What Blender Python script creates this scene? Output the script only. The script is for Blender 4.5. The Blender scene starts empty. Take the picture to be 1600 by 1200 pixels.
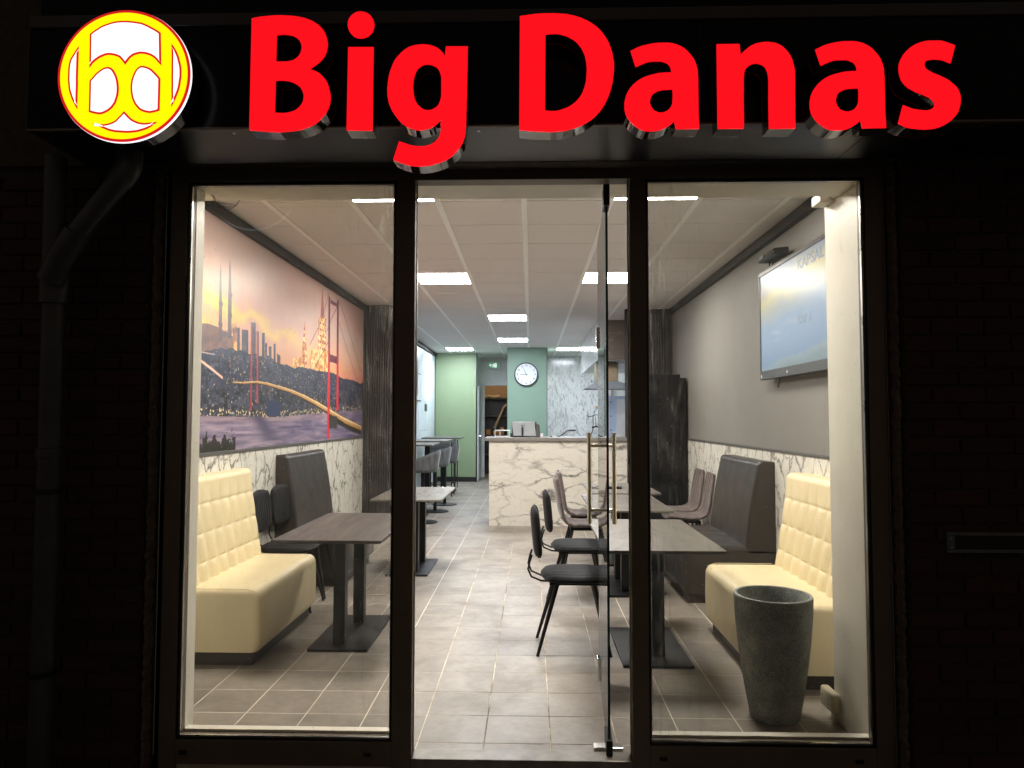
import bpy, bmesh, math, random
import numpy as np
from mathutils import Vector, Matrix

random.seed(7)
np.random.seed(7)
PI = math.pi
S = bpy.context.scene
C = S.collection

# ------------------------------------------------------------------ camera
CAM_Z = 1.46
cd = bpy.data.cameras.new('camera')
cam = bpy.data.objects.new('camera', cd)
C.objects.link(cam)
cd.sensor_fit = 'HORIZONTAL'
cd.sensor_width = 36.0
cd.lens = 36.0 * 1104.0 / 1600.0
cd.clip_start = 0.02
cd.clip_end = 200.0
_y, _p, _r = -.0268, .0484, .0012
_f = Vector((math.sin(_y) * math.cos(_p), math.cos(_y) * math.cos(_p), math.sin(_p)))
_ri = Vector((math.cos(_y), -math.sin(_y), 0))
_up = _ri.cross(_f)
_r2 = _ri * math.cos(_r) + _up * math.sin(_r)
_u2 = -_ri * math.sin(_r) + _up * math.cos(_r)
cam.matrix_world = Matrix(((_r2.x, _u2.x, -_f.x, 0), (_r2.y, _u2.y, -_f.y, 0), (_r2.z, _u2.z, -_f.z, CAM_Z), (0, 0, 0, 1)))
S.camera = cam

# ------------------------------------------------------------------ world: a night street
w = bpy.data.worlds.new('World')
S.world = w
w.use_nodes = True
wb = w.node_tree.nodes['Background']
wb.inputs[0].default_value = (0.62, 0.50, 0.40, 1)
wb.inputs[1].default_value = 0.10

S.render.engine = 'CYCLES'
S.cycles.use_denoising = True
S.cycles.max_bounces = 10
S.cycles.transparent_max_bounces = 16
S.cycles.sample_clamp_indirect = 6
S.cycles.caustics_reflective = False
S.cycles.caustics_refractive = False
S.view_settings.view_transform = 'Standard'
S.view_settings.look = 'None'
S.view_settings.exposure = 0.0
S.view_settings.gamma = 1.0
S.view_settings.use_curve_mapping = False

PANEL_STRENGTH = 84.0

# ------------------------------------------------------------------ helpers: nodes and materials
def lin(r, g, b):
    def c(v):
        v /= 255.0
        return v / 12.92 if v <= .04045 else ((v + .055) / 1.055) ** 2.4
    return (c(r), c(g), c(b), 1)

class NT:
    def __init__(s, name):
        s.m = bpy.data.materials.new(name)
        s.m.use_nodes = True
        s.t = s.m.node_tree
        s.b = s.t.nodes['Principled BSDF']
        s.out = s.t.nodes['Material Output']
    def n(s, typ, **kw):
        nd = s.t.nodes.new(typ)
        for k, v in kw.items():
            if k.startswith('i_'):
                key = k[2:]
                key = int(key) if key.isdigit() else key.replace('_', ' ')
                nd.inputs[key].default_value = v
            else:
                setattr(nd, k, v)
        return nd
    def l(s, a, b):
        s.t.links.new(a, b)
    def coord(s, kind='Object', scale=(1, 1, 1), rot=(0, 0, 0)):
        tc = s.n('ShaderNodeTexCoord')
        mp = s.n('ShaderNodeMapping')
        mp.inputs['Scale'].default_value = scale
        mp.inputs['Rotation'].default_value = rot
        s.l(tc.outputs[kind], mp.inputs['Vector'])
        return mp.outputs['Vector']
    def noise(s, vec, scale, detail=4, rough=.55, dist=0):
        nd = s.n('ShaderNodeTexNoise')
        nd.inputs['Scale'].default_value = scale
        nd.inputs['Detail'].default_value = detail
        nd.inputs['Roughness'].default_value = rough
        nd.inputs['Distortion'].default_value = dist
        s.l(vec, nd.inputs['Vector'])
        return nd
    def ramp(s, fac, stops, interp='LINEAR'):
        r = s.n('ShaderNodeValToRGB')
        r.color_ramp.interpolation = interp
        e = r.color_ramp.elements
        while len(e) < len(stops):
            e.new(.5)
        for el, (p, c) in zip(e, stops):
            el.position = p
            el.color = c if len(c) == 4 else (*c, 1)
        s.l(fac, r.inputs[0])
        return r.outputs[0]
    def mix(s, fac, a, b, mode='MIX'):
        m = s.n('ShaderNodeMix', data_type='RGBA', blend_type=mode)
        for sock, v in ((m.inputs[0], fac), (m.inputs[6], a), (m.inputs[7], b)):
            if hasattr(v, 'default_value'):
                s.l(v, sock)
            else:
                sock.default_value = v
        return m.outputs[2]
    def math(s, op, a, b=0.0):
        m = s.n('ShaderNodeMath', operation=op)
        for sock, v in ((m.inputs[0], a), (m.inputs[1], b)):
            if hasattr(v, 'default_value'):
                s.l(v, sock)
            else:
                sock.default_value = v
        return m.outputs[0]
    def bump(s, h, strength=.2, dist=.005, normal=None):
        b = s.n('ShaderNodeBump')
        b.inputs['Strength'].default_value = strength
        b.inputs['Distance'].default_value = dist
        s.l(h, b.inputs['Height'])
        if normal: s.l(normal, b.inputs['Normal'])
        s.l(b.outputs[0], s.b.inputs['Normal'])
        return b.outputs[0]

def plain(name, col, rough=.5, metal=0, var=.08, scale=12, bump=.05, bdist=.002, spec=.5, coat=0, stretch=(1, 1, 1), rvar=.08):
    """A painted / cast / woven surface: colour with slight blotches, uneven gloss and fine relief."""
    t = NT(name)
    v = t.coord(scale=stretch)
    nz = t.noise(v, scale, 5, .6)
    a = tuple(min(1, c * (1 - var)) for c in col[:3]) + (1,)
    b = tuple(min(1, c * (1 + var)) for c in col[:3]) + (1,)
    t.l(t.ramp(nz.outputs[0], [(.3, a), (.7, b)]), t.b.inputs['Base Color'])
    rr = t.n('ShaderNodeMapRange')
    rr.inputs[3].default_value = max(.02, rough - rvar)
    rr.inputs[4].default_value = min(1, rough + rvar)
    n2 = t.noise(v, scale * .4, 3, .5)
    t.l(n2.outputs[0], rr.inputs[0])
    t.l(rr.outputs[0], t.b.inputs['Roughness'])
    t.b.inputs['Metallic'].default_value = metal
    t.b.inputs['Specular IOR Level'].default_value = spec
    t.b.inputs['Coat Weight'].default_value = coat
    if bump:
        n3 = t.noise(v, scale * 14, 3, .6)
        t.bump(n3.outputs[0], bump, bdist)
    return t.m

def emit(name, col, strength):
    t = NT(name)
    t.b.inputs['Base Color'].default_value = col
    t.b.inputs['Roughness'].default_value = .35
    t.b.inputs['Emission Color'].default_value = col
    t.b.inputs['Emission Strength'].default_value = strength
    return t.m

def marble(name, base, vein, scale=2.2, rot=(0, .5, 0), stretch=(1, 1, 1), rough=.22, dense=.5, soft=lin(165, 158, 145)):
    t = NT(name)
    v = t.coord(scale=stretch, rot=rot)
    n1 = t.noise(v, scale * 1.3, 6, .62)
    sub = t.n('ShaderNodeVectorMath', operation='SUBTRACT'); sub.inputs[1].default_value = (.5, .5, .5)
    t.l(n1.outputs['Color'], sub.inputs[0])
    sc = t.n('ShaderNodeVectorMath', operation='SCALE'); sc.inputs['Scale'].default_value = .85 / scale
    t.l(sub.outputs[0], sc.inputs[0])
    add = t.n('ShaderNodeVectorMath', operation='ADD')
    t.l(v, add.inputs[0]); t.l(sc.outputs[0], add.inputs[1])
    def veins(s_, w_, lo, hi, off):
        vo = t.n('ShaderNodeTexVoronoi', feature='DISTANCE_TO_EDGE')
        vo.inputs['Scale'].default_value = s_
        o = t.n('ShaderNodeVectorMath', operation='ADD'); o.inputs[1].default_value = (off, off * .7, off * 1.3)
        t.l(add.outputs[0], o.inputs[0]); t.l(o.outputs[0], vo.inputs['Vector'])
        wn = t.noise(o.outputs[0], s_ * 1.7, 4, .65)
        wdt = t.ramp(wn.outputs[0], [(.34, (.4, .4, .4)), (.50, (.95, .95, .95)), (.68, (2.2, 2.2, 2.2))])
        line = t.ramp(t.math('DIVIDE', vo.outputs['Distance'], wdt), [(0, (1, 1, 1)), (w_ * .35, (.55, .55, .55)), (w_, (0, 0, 0))])
        mk = t.noise(o.outputs[0], s_ * .8, 3, .6)
        mask = t.ramp(mk.outputs[0], [(lo, (0, 0, 0)), (hi, (1, 1, 1))])
        return t.math('MULTIPLY', line, mask)
    big = veins(scale, .05, .52 - dense * .2, .66 - dense * .12, 0)
    fine = veins(scale * 2.7, .05, .50 - dense * .1, .70, 3.1)
    halo_v = t.noise(add.outputs[0], scale * 1.1, 4, .6)
    halo = t.ramp(halo_v.outputs[0], [(.5, (0, 0, 0)), (.78, (1, 1, 1))])
    c = t.mix(t.math('MULTIPLY', halo, .45), base, soft)
    c = t.mix(t.math('MULTIPLY', fine, .55), c, vein)
    c = t.mix(t.math('MULTIPLY', big, .88), c, vein)
    t.l(c, t.b.inputs['Base Color'])
    t.b.inputs['Roughness'].default_value = rough
    return t.m

# ------------------------------------------------------------------ helpers: meshes
class MB:
    def __init__(s):
        s.bm = bmesh.new()
    def box(s, x0, y0, z0, x1, y1, z1, mi=0, M=None):
        x0, x1 = sorted((x0, x1)); y0, y1 = sorted((y0, y1)); z0, z1 = sorted((z0, z1))
        vs = [s.bm.verts.new(p) for p in ((x0, y0, z0), (x1, y0, z0), (x1, y1, z0), (x0, y1, z0), (x0, y0, z1), (x1, y0, z1), (x1, y1, z1), (x0, y1, z1))]
        if M is not None:
            for v in vs: v.co = M @ v.co
        for f in ((0, 3, 2, 1), (4, 5, 6, 7), (0, 1, 5, 4), (1, 2, 6, 5), (2, 3, 7, 6), (3, 0, 4, 7)):
            fc = s.bm.faces.new([vs[i] for i in f]); fc.material_index = mi
        return s
    def hexa(s, pts, mi=0):
        vs = [s.bm.verts.new(p) for p in pts]
        for f in ((0, 3, 2, 1), (4, 5, 6, 7), (0, 1, 5, 4), (1, 2, 6, 5), (2, 3, 7, 6), (3, 0, 4, 7)):
            fc = s.bm.faces.new([vs[i] for i in f]); fc.material_index = mi
        return s
    def tube(s, pts, r, seg=10, cap=True):
        pts = [Vector(p) for p in pts]
        rs = r if isinstance(r, (list, tuple)) else [r] * len(pts)
        rings = []
        prev = None
        for i, p in enumerate(pts):
            d = (pts[min(i + 1, len(pts) - 1)] - pts[max(i - 1, 0)]).normalized()
            if prev is None:
                a = Vector((0, 0, 1)) if abs(d.z) < .9 else Vector((1, 0, 0))
                u = d.cross(a).normalized()
            else:
                u = (prev - d * prev.dot(d)).normalized()
            prev = u
            v = d.cross(u)
            rings.append([s.bm.verts.new(p + (u * math.cos(k * 2 * PI / seg) + v * math.sin(k * 2 * PI / seg)) * rs[i]) for k in range(seg)])
        for a, b in zip(rings, rings[1:]):
            for k in range(seg):
                s.bm.faces.new((a[k], a[(k + 1) % seg], b[(k + 1) % seg], b[k]))
        if cap:
            s.bm.faces.new(rings[0][::-1]); s.bm.faces.new(rings[-1])
        return s
    def lathe(s, prof, seg=32, center=(0, 0), a0=0, a1=2 * PI):
        full = abs(a1 - a0 - 2 * PI) < 1e-6
        n = seg if full else seg + 1
        rings = []
        for r, z in prof:
            if r < 1e-6:
                rings.append([s.bm.verts.new((center[0], center[1], z))])
            else:
                rings.append([s.bm.verts.new((center[0] + r * math.cos(a0 + (a1 - a0) * k / seg), center[1] + r * math.sin(a0 + (a1 - a0) * k / seg), z)) for k in range(n)])
        for a, b in zip(rings, rings[1:]):
            for k in range(seg if full else seg):
                k2 = (k + 1) % n if full else k + 1
                if len(a) == 1 and len(b) == 1: continue
                if len(a) == 1: s.bm.faces.new((a[0], b[k2], b[k]))
                elif len(b) == 1: s.bm.faces.new((a[k], a[k2], b[0]))
                else: s.bm.faces.new((a[k], a[k2], b[k2], b[k]))
        return s
    def grid(s, fn, nu, nv, wrap_u=False):
        vs = [[s.bm.verts.new(fn(i / nu, j / nv)) for i in range(nu if wrap_u else nu + 1)] for j in range(nv + 1)]
        m = len(vs[0])
        for j in range(nv):
            for i in range(nu):
                s.bm.faces.new((vs[j][i], vs[j][(i + 1) % m], vs[j + 1][(i + 1) % m], vs[j + 1][i]))
        return s
    def prism(s, loop, y0, y1, mi=0):
        """outline in (x, z), extruded from y0 to y1"""
        a = [s.bm.verts.new((x, y0, z)) for x, z in loop]
        b = [s.bm.verts.new((x, y1, z)) for x, z in loop]
        n = len(loop)
        for i in range(n):
            s.bm.faces.new((a[i], a[(i + 1) % n], b[(i + 1) % n], b[i])).material_index = mi
        s.bm.faces.new(a).material_index = mi
        s.bm.faces.new(b[::-1]).material_index = mi
        return s
    def bevel(s, w, seg=2, ang=.6):
        bmesh.ops.remove_doubles(s.bm, verts=s.bm.verts, dist=1e-6)
        es = [e for e in s.bm.edges if len(e.link_faces) == 2 and e.calc_face_angle(0) > ang]
        bmesh.ops.bevel(s.bm, geom=es, offset=w, segments=seg, profile=.5, affect='EDGES', clamp_overlap=True)
        return s
    def mesh(s, name, mats, smooth=False, ang=.7):
        bmesh.ops.recalc_face_normals(s.bm, faces=s.bm.faces)
        me = bpy.data.meshes.new(name)
        if smooth:
            for f in s.bm.faces: f.smooth = True
            for e in s.bm.edges:
                if len(e.link_faces) == 2 and e.calc_face_angle(0) > ang: e.smooth = False
        s.bm.to_mesh(me); s.bm.free()
        for m in (mats if isinstance(mats, (list, tuple)) else [mats]): me.materials.append(m)
        return me
    def build(s, name, mats, parent=None, smooth=False, loc=None, ang=.7):
        return link(name, s.mesh(name, mats, smooth, ang), parent, loc)

def link(name, me, parent=None, loc=None):
    o = bpy.data.objects.new(name, me)
    C.objects.link(o)
    if parent is not None: o.parent = parent
    if loc is not None: o.location = loc
    return o

def tag(o, label=None, cat=None, group=None, kind=None):
    if label: o['label'] = label
    if cat: o['category'] = cat
    if group: o['group'] = group
    if kind: o['kind'] = kind
    return o

def thing(name, label, cat, loc=(0, 0, 0), rz=0, group=None):
    o = bpy.data.objects.new(name, None)
    C.objects.link(o)
    o.location = loc; o.rotation_euler = (0, 0, rz)
    o.empty_display_size = .1
    return tag(o, label, cat, group)

def copy_tree(o, parent=None):
    c = o.copy(); C.objects.link(c); c.parent = parent
    for ch in [x for x in bpy.data.objects if x.parent == o]: copy_tree(ch, c)
    return c

def again(src, loc, rz, label, group=None):
    c = copy_tree(src)
    c.location = loc; c.rotation_euler = (0, 0, rz)
    c['label'] = label
    if group: c['group'] = group
    return c

def structure(o): o['kind'] = 'structure'; return o

# ------------------------------------------------------------------ materials
M = {}
M['frame'] = plain('dark_brown_aluminium', (.16, .125, .092), .48, .0, .12, 6, .03)
M['bead'] = plain('black_gasket', (.012, .012, .012), .25, 0, .1, 10, .02)
M['alu'] = plain('bright_aluminium_edge', (.6, .58, .54), .3, .9, .1, 20, .02)
M['fascia'] = plain('black_gloss_panel', (.004, .003, .004), .22, 0, .2, 3, .02, spec=.12)
M['soffit'] = plain('anthracite_sheet', (.026, .024, .026), .33, 0, .15, 4, .03, spec=.5)
M['letter_side'] = plain('black_mirror_return', (.02, .02, .02), .10, .0, .1, 3, .0, spec=1.0, coat=.6)
M['cream_wall'] = plain('cream_painted_wood', lin(236, 230, 216), .45, 0, .05, 5, .08, .002)
M['grey_wall'] = plain('warm_grey_wallpaper', lin(124, 122, 118), .6, 0, .04, 4, .12, .003)
M['white_wall'] = plain('white_wall_paint', lin(238, 238, 238), .6, 0, .04, 4, .08)
M['ceiling_tile'] = plain('ceiling_tile_white', lin(222, 218, 216), .9, 0, .02, 30, .2, .002)
M['ceiling_slab'] = plain('ceiling_gap_shadow', lin(90, 86, 80), .9)
M['runner'] = plain('ceiling_rail_white', lin(250, 250, 248), .5, 0, .03, 8, .03)
M['black_trim'] = plain('black_moulding', (.012, .012, .013), .5, 0, .1, 8, .05, spec=.3)
M['grey_trim'] = plain('grey_trim', (.10, .10, .10), .4, 0, .1, 8, .05)
M['green'] = plain('sage_green_panel', lin(124, 142, 110), .5, 0, .03, 3, .05)
M['green2'] = plain('sea_green_panel', lin(132, 160, 142), .5, 0, .03, 3, .05)
M['steel'] = plain('brushed_steel', (.72, .64, .52), .30, 1, .05, 30, .02, stretch=(1, 1, .05))
M['chrome'] = plain('chromed_steel', (.7, .7, .7), .12, 1, .03, 10, 0)
M['black_metal'] = plain('black_powder_coat', (.008, .008, .009), .42, 0, .15, 20, .12, .001, spec=.35)
M['pipe'] = plain('grey_plastic_pipe', (.055, .055, .058), .45, 0, .2, 9, .05)
M['plinth'] = plain('dark_wood_plinth', (.035, .028, .024), .45, 0, .25, 10, .1, stretch=(1, 1, 6))
M['pavement'] = plain('dark_pavement', (.11, .10, .09), .8, 0, .2, 10, .3, .004)
M['cream_plastic'] = plain('cream_plastic', lin(235, 225, 200), .3, 0, .03, 8, .02)
M['white_plastic'] = plain('white_plastic', lin(220, 222, 225), .35, 0, .03, 8, .02)
M['grey_plastic'] = plain('silver_grey_plastic', lin(140, 145, 150), .4, 0, .05, 8, .04)
M['black_plastic'] = plain('black_plastic', (.012, .012, .013), .35, 0, .1, 10, .05)
M['counter_top'] = plain('grey_stone_worktop', lin(120, 116, 110), .35, 0, .12, 20, .05)
M['mortar'] = plain('crumbly_mortar', (.20, .15, .11), .95, 0, .3, 25, .8, .01)
M['brick_back'] = plain('dark_mortar_joint', (.070, .056, .046), .95, 0, .3, 30, .6, .006)

# leather
def leather(name, col, rough=.38, bs=.12):
    t = NT(name)
    v = t.coord()
    n = t.noise(v, 3, 4, .6)
    t.l(t.ramp(n.outputs[0], [(.3, tuple(c * .93 for c in col[:3])), (.75, tuple(min(1, c * 1.05) for c in col[:3]))]), t.b.inputs['Base Color'])
    vo = t.n('ShaderNodeTexVoronoi', feature='DISTANCE_TO_EDGE'); vo.inputs['Scale'].default_value = 420
    t.l(v, vo.inputs['Vector'])
    n2 = t.noise(v, 9, 3, .5)
    h = t.math('ADD', t.math('MULTIPLY', vo.outputs['Distance'], .4), n2.outputs[0])
    t.bump(h, bs, .004)
    n3 = t.noise(v, 7, 3, .5)
    t.l(t.ramp(n3.outputs[0], [(.3, (rough - .07,) * 3), (.7, (rough + .1,) * 3)]), t.b.inputs['Roughness'])
    return t.m
M['cream_leather'] = leather('cream_leather', lin(228, 213, 174))
M['brown_leather'] = leather('dark_brown_leather', (.030, .024, .022), .36)
M['grey_leather'] = leather('grey_leather', (.13, .135, .14), .45)

def velvet(name, a, b, rough=.8, sheen=.35):
    t = NT(name)
    v = t.coord(scale=(1, 1, .35))
    n = t.noise(v, 14, 5, .65, .6)
    t.l(t.ramp(n.outputs[0], [(.35, a), (.68, b)]), t.b.inputs['Base Color'])
    t.b.inputs['Roughness'].default_value = rough
    t.b.inputs['Sheen Weight'].default_value = sheen
    t.b.inputs['Sheen Roughness'].default_value = .4
    n2 = t.noise(v, 300, 2, .6)
    t.b.inputs['Specular IOR Level'].default_value = .2
    t.bump(n2.outputs[0], .2, .002)
    return t.m
M['black_velvet'] = velvet('black_velvet', (.003, .003, .004), (.012, .012, .014), .7, .03)
M['brown_velvet'] = velvet('taupe_velvet', (.050, .037, .035), (.17, .132, .122))
M['grey_velvet'] = velvet('grey_velvet', (.07, .075, .08), (.13, .14, .15))

# floor tile
def tile_mat():
    t = NT('grey_beige_stone_tile')
    oi = t.n('ShaderNodeObjectInfo')
    tc = t.n('ShaderNodeTexCoord')
    off = t.n('ShaderNodeVectorMath', operation='SCALE'); off.inputs['Scale'].default_value = 37.0
    comb = t.n('ShaderNodeCombineXYZ')
    for k in range(3): t.l(oi.outputs['Random'], comb.inputs[k])
    t.l(comb.outputs[0], off.inputs[0])
    ad = t.n('ShaderNodeVectorMath', operation='ADD')
    t.l(tc.outputs['Object'], ad.inputs[0]); t.l(off.outputs[0], ad.inputs[1])
    v = ad.outputs[0]
    n1 = t.noise(v, 4.5, 8, .68, .8)
    n2 = t.noise(v, 22, 5, .7)
    c = t.ramp(n1.outputs[0], [(.30, lin(118, 110, 100)), (.50, lin(136, 128, 118)), (.72, lin(152, 144, 133))])
    sp = t.ramp(n2.outputs[0], [(.35, lin(128, 120, 109)), (.65, lin(158, 150, 139))])
    c = t.mix(.35, c, sp)
    # a slight tone difference from tile to tile
    tone = t.n('ShaderNodeMapRange'); tone.inputs[3].default_value = .93; tone.inputs[4].default_value = 1.05
    t.l(oi.outputs['Random'], tone.inputs[0])
    hv = t.n('ShaderNodeHueSaturation'); t.l(tone.outputs[0], hv.inputs['Value']); t.l(c, hv.inputs['Color'])
    # smudges and foot marks spread over the floor in world position
    geo = t.n('ShaderNodeNewGeometry')
    n4 = t.noise(geo.outputs['Position'], 2.1, 5, .62, .5)
    sm = t.ramp(n4.outputs[0], [(.38, (.80, .80, .80)), (.54, (1, 1, 1)), (.78, (1.05, 1.05, 1.05))])
    col = t.mix(1.0, hv.outputs[0], sm, 'MULTIPLY')
    t.l(col, t.b.inputs['Base Color'])
    rr = t.ramp(n4.outputs[0], [(.3, (.48,) * 3), (.7, (.32,) * 3)])
    n3 = t.noise(v, 60, 3, .6)
    t.l(t.math('ADD', t.math('MULTIPLY', n3.outputs[0], .12), rr), t.b.inputs['Roughness'])
    h = t.math('ADD', n1.outputs[0], t.math('MULTIPLY', n2.outputs[0], .3))
    t.bump(h, .12, .006)
    return t.m
M['tile'] = tile_mat()

def grout_mat():
    t = NT('tile_grout')
    v = t.coord()
    n = t.noise(v, 1.6, 4, .7)
    n2 = t.noise(v, 5, 4, .7)
    f = t.math('ADD', t.math('MULTIPLY', n.outputs[0], .6), t.math('MULTIPLY', n2.outputs[0], .4))
    # the walked-on middle of the aisle is dirtier than the joints under the furniture
    sp = t.n('ShaderNodeSeparateXYZ'); t.l(v, sp.inputs[0])
    side = t.math('ABSOLUTE', t.math('ADD', sp.outputs['X'], .05))
    f = t.math('ADD', f, t.ramp(side, [(.35, (0, 0, 0)), (.75, (.16, .16, .16))]))
    t.l(t.ramp(f, [(.42, lin(104, 86, 70)), (.52, lin(186, 170, 148)), (.64, lin(226, 218, 202))]), t.b.inputs['Base Color'])
    t.b.inputs['Roughness'].default_value = .9
    return t.m
M['grout'] = grout_mat()

M['marble_wall'] = marble('white_marble_board', lin(226, 224, 216), lin(44, 43, 42), 5.2, (0, 0, 0), (1, 1, .62), .25, 1.15, lin(200, 196, 184))
M['marble_counter'] = marble('cream_marble_board', lin(208, 203, 192), lin(80, 76, 71), 2.3, (0, .70, 0), (.62, 1, 1.5), .25, .75, lin(196, 188, 172))

def grey_stone():
    t = NT('grey_streaked_stone')
    v = t.coord(scale=(1.6, 1.6, .55), rot=(0, -.55, 0))
    n = t.noise(v, 1.6, 8, .68, 1.8)
    w_ = t.noise(v, 4.5, 8, .7, 2.2)
    f = t.math('ADD', t.math('MULTIPLY', n.outputs[0], .5), t.math('MULTIPLY', w_.outputs[0], .5))
    t.l(t.ramp(f, [(.38, lin(168, 168, 166)), (.47, lin(204, 205, 205)), (.52, lin(236, 237, 237)), (.6, lin(140, 145, 150))]), t.b.inputs['Base Color'])
    t.b.inputs['Roughness'].default_value = .14
    return t.m
M['grey_stone'] = grey_stone()
M['brown_stone'] = marble('brown_grey_stone', lin(125, 114, 106), lin(165, 155, 146), 1.8, (0, .9, 0), (1, 1, 2.5), .2, .5, lin(108, 98, 92))

def wood_dark(name, a, b, axis=(1, .08, 1), rough=.35, sc=26):
    t = NT(name)
    v = t.coord(scale=axis)
    n = t.noise(v, sc, 6, .65, .8)
    t.l(t.ramp(n.outputs[0], [(.32, a), (.7, b)]), t.b.inputs['Base Color'])
    n2 = t.noise(v, sc * 2, 4, .6)
    t.bump(n2.outputs[0], .15, .002)
    t.l(t.ramp(n.outputs[0], [(.3, (rough + .12,) * 3), (.7, (rough - .05,) * 3)]), t.b.inputs['Roughness'])
    return t.m
M['table'] = wood_dark('dark_wood_grain_laminate', lin(58, 54, 52), lin(90, 83, 80), (1, .10, 1), .36, 12)
M['table_grey'] = wood_dark('grey_stone_laminate', lin(84, 81, 76), lin(114, 109, 101), (1, .25, 1), .33, 9)
M['slat'] = wood_dark('grey_brown_slat', lin(48, 45, 44), lin(70, 66, 63), (1, 1, .06), .6, 30)
M['slat'].node_tree.nodes['Principled BSDF'].inputs['Specular IOR Level'].default_value = .25
M['felt'] = plain('black_felt', (.008, .008, .008), .95)
M['cabinet'] = wood_dark('black_lacquered_board', (.003, .003, .0035), (.009, .009, .010), (1, 1, .3), .6, 6)
M['cabinet'].node_tree.nodes['Principled BSDF'].inputs['Specular IOR Level'].default_value = .1
M['beige'] = plain('beige_store_wall', lin(188, 160, 126), .7)
M['brown_board'] = plain('brown_board', lin(88, 74, 64), .6)
M['amber'] = plain('kraft_paper', lin(206, 150, 84), .7)
M['pale_tile'] = None

def pot_mat():
    t = NT('speckled_dark_stone_pot')
    v = t.coord()
    n = t.noise(v, 5, 6, .7)
    c = t.ramp(n.outputs[0], [(.3, lin(94, 99, 97)), (.5, lin(132, 137, 134)), (.7, lin(178, 182, 177))])
    vo = t.noise(v, 170, 3, .75)
    sp = t.ramp(vo.outputs[0], [(.55, (0, 0, 0)), (.64, (1, 1, 1))])
    c = t.mix(t.math('MULTIPLY', sp, .65), c, lin(205, 208, 200))
    vo2 = t.noise(v, 120, 3, .75)
    sp2 = t.ramp(vo2.outputs[0], [(.34, (1, 1, 1)), (.46, (0, 0, 0))])
    c = t.mix(t.math('MULTIPLY', sp2, .6), c, lin(28, 30, 29))
    t.l(c, t.b.inputs['Base Color'])
    t.b.inputs['Roughness'].default_value = .7
    t.bump(vo.outputs[0], .25, .002)
    return t.m
M['pot'] = pot_mat()

def brick_mat():
    t = NT('dark_red_brick')
    oi = t.n('ShaderNodeObjectInfo')
    v = t.coord()
    n = t.noise(v, 30, 5, .7)
    c = t.ramp(n.outputs[0], [(.3, (.026, .010, .008)), (.7, (.052, .022, .016))])
    hv = t.n('ShaderNodeHueSaturation')
    mr = t.n('ShaderNodeMapRange'); mr.inputs[3].default_value = .7; mr.inputs[4].default_value = 1.3
    t.l(oi.outputs['Random'], mr.inputs[0]); t.l(mr.outputs[0], hv.inputs['Value']); t.l(c, hv.inputs['Color'])
    t.l(hv.outputs[0], t.b.inputs['Base Color'])
    t.b.inputs['Roughness'].default_value = .85
    t.bump(n.outputs[0], .6, .006)
    return t.m
M['brick'] = brick_mat()

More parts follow.
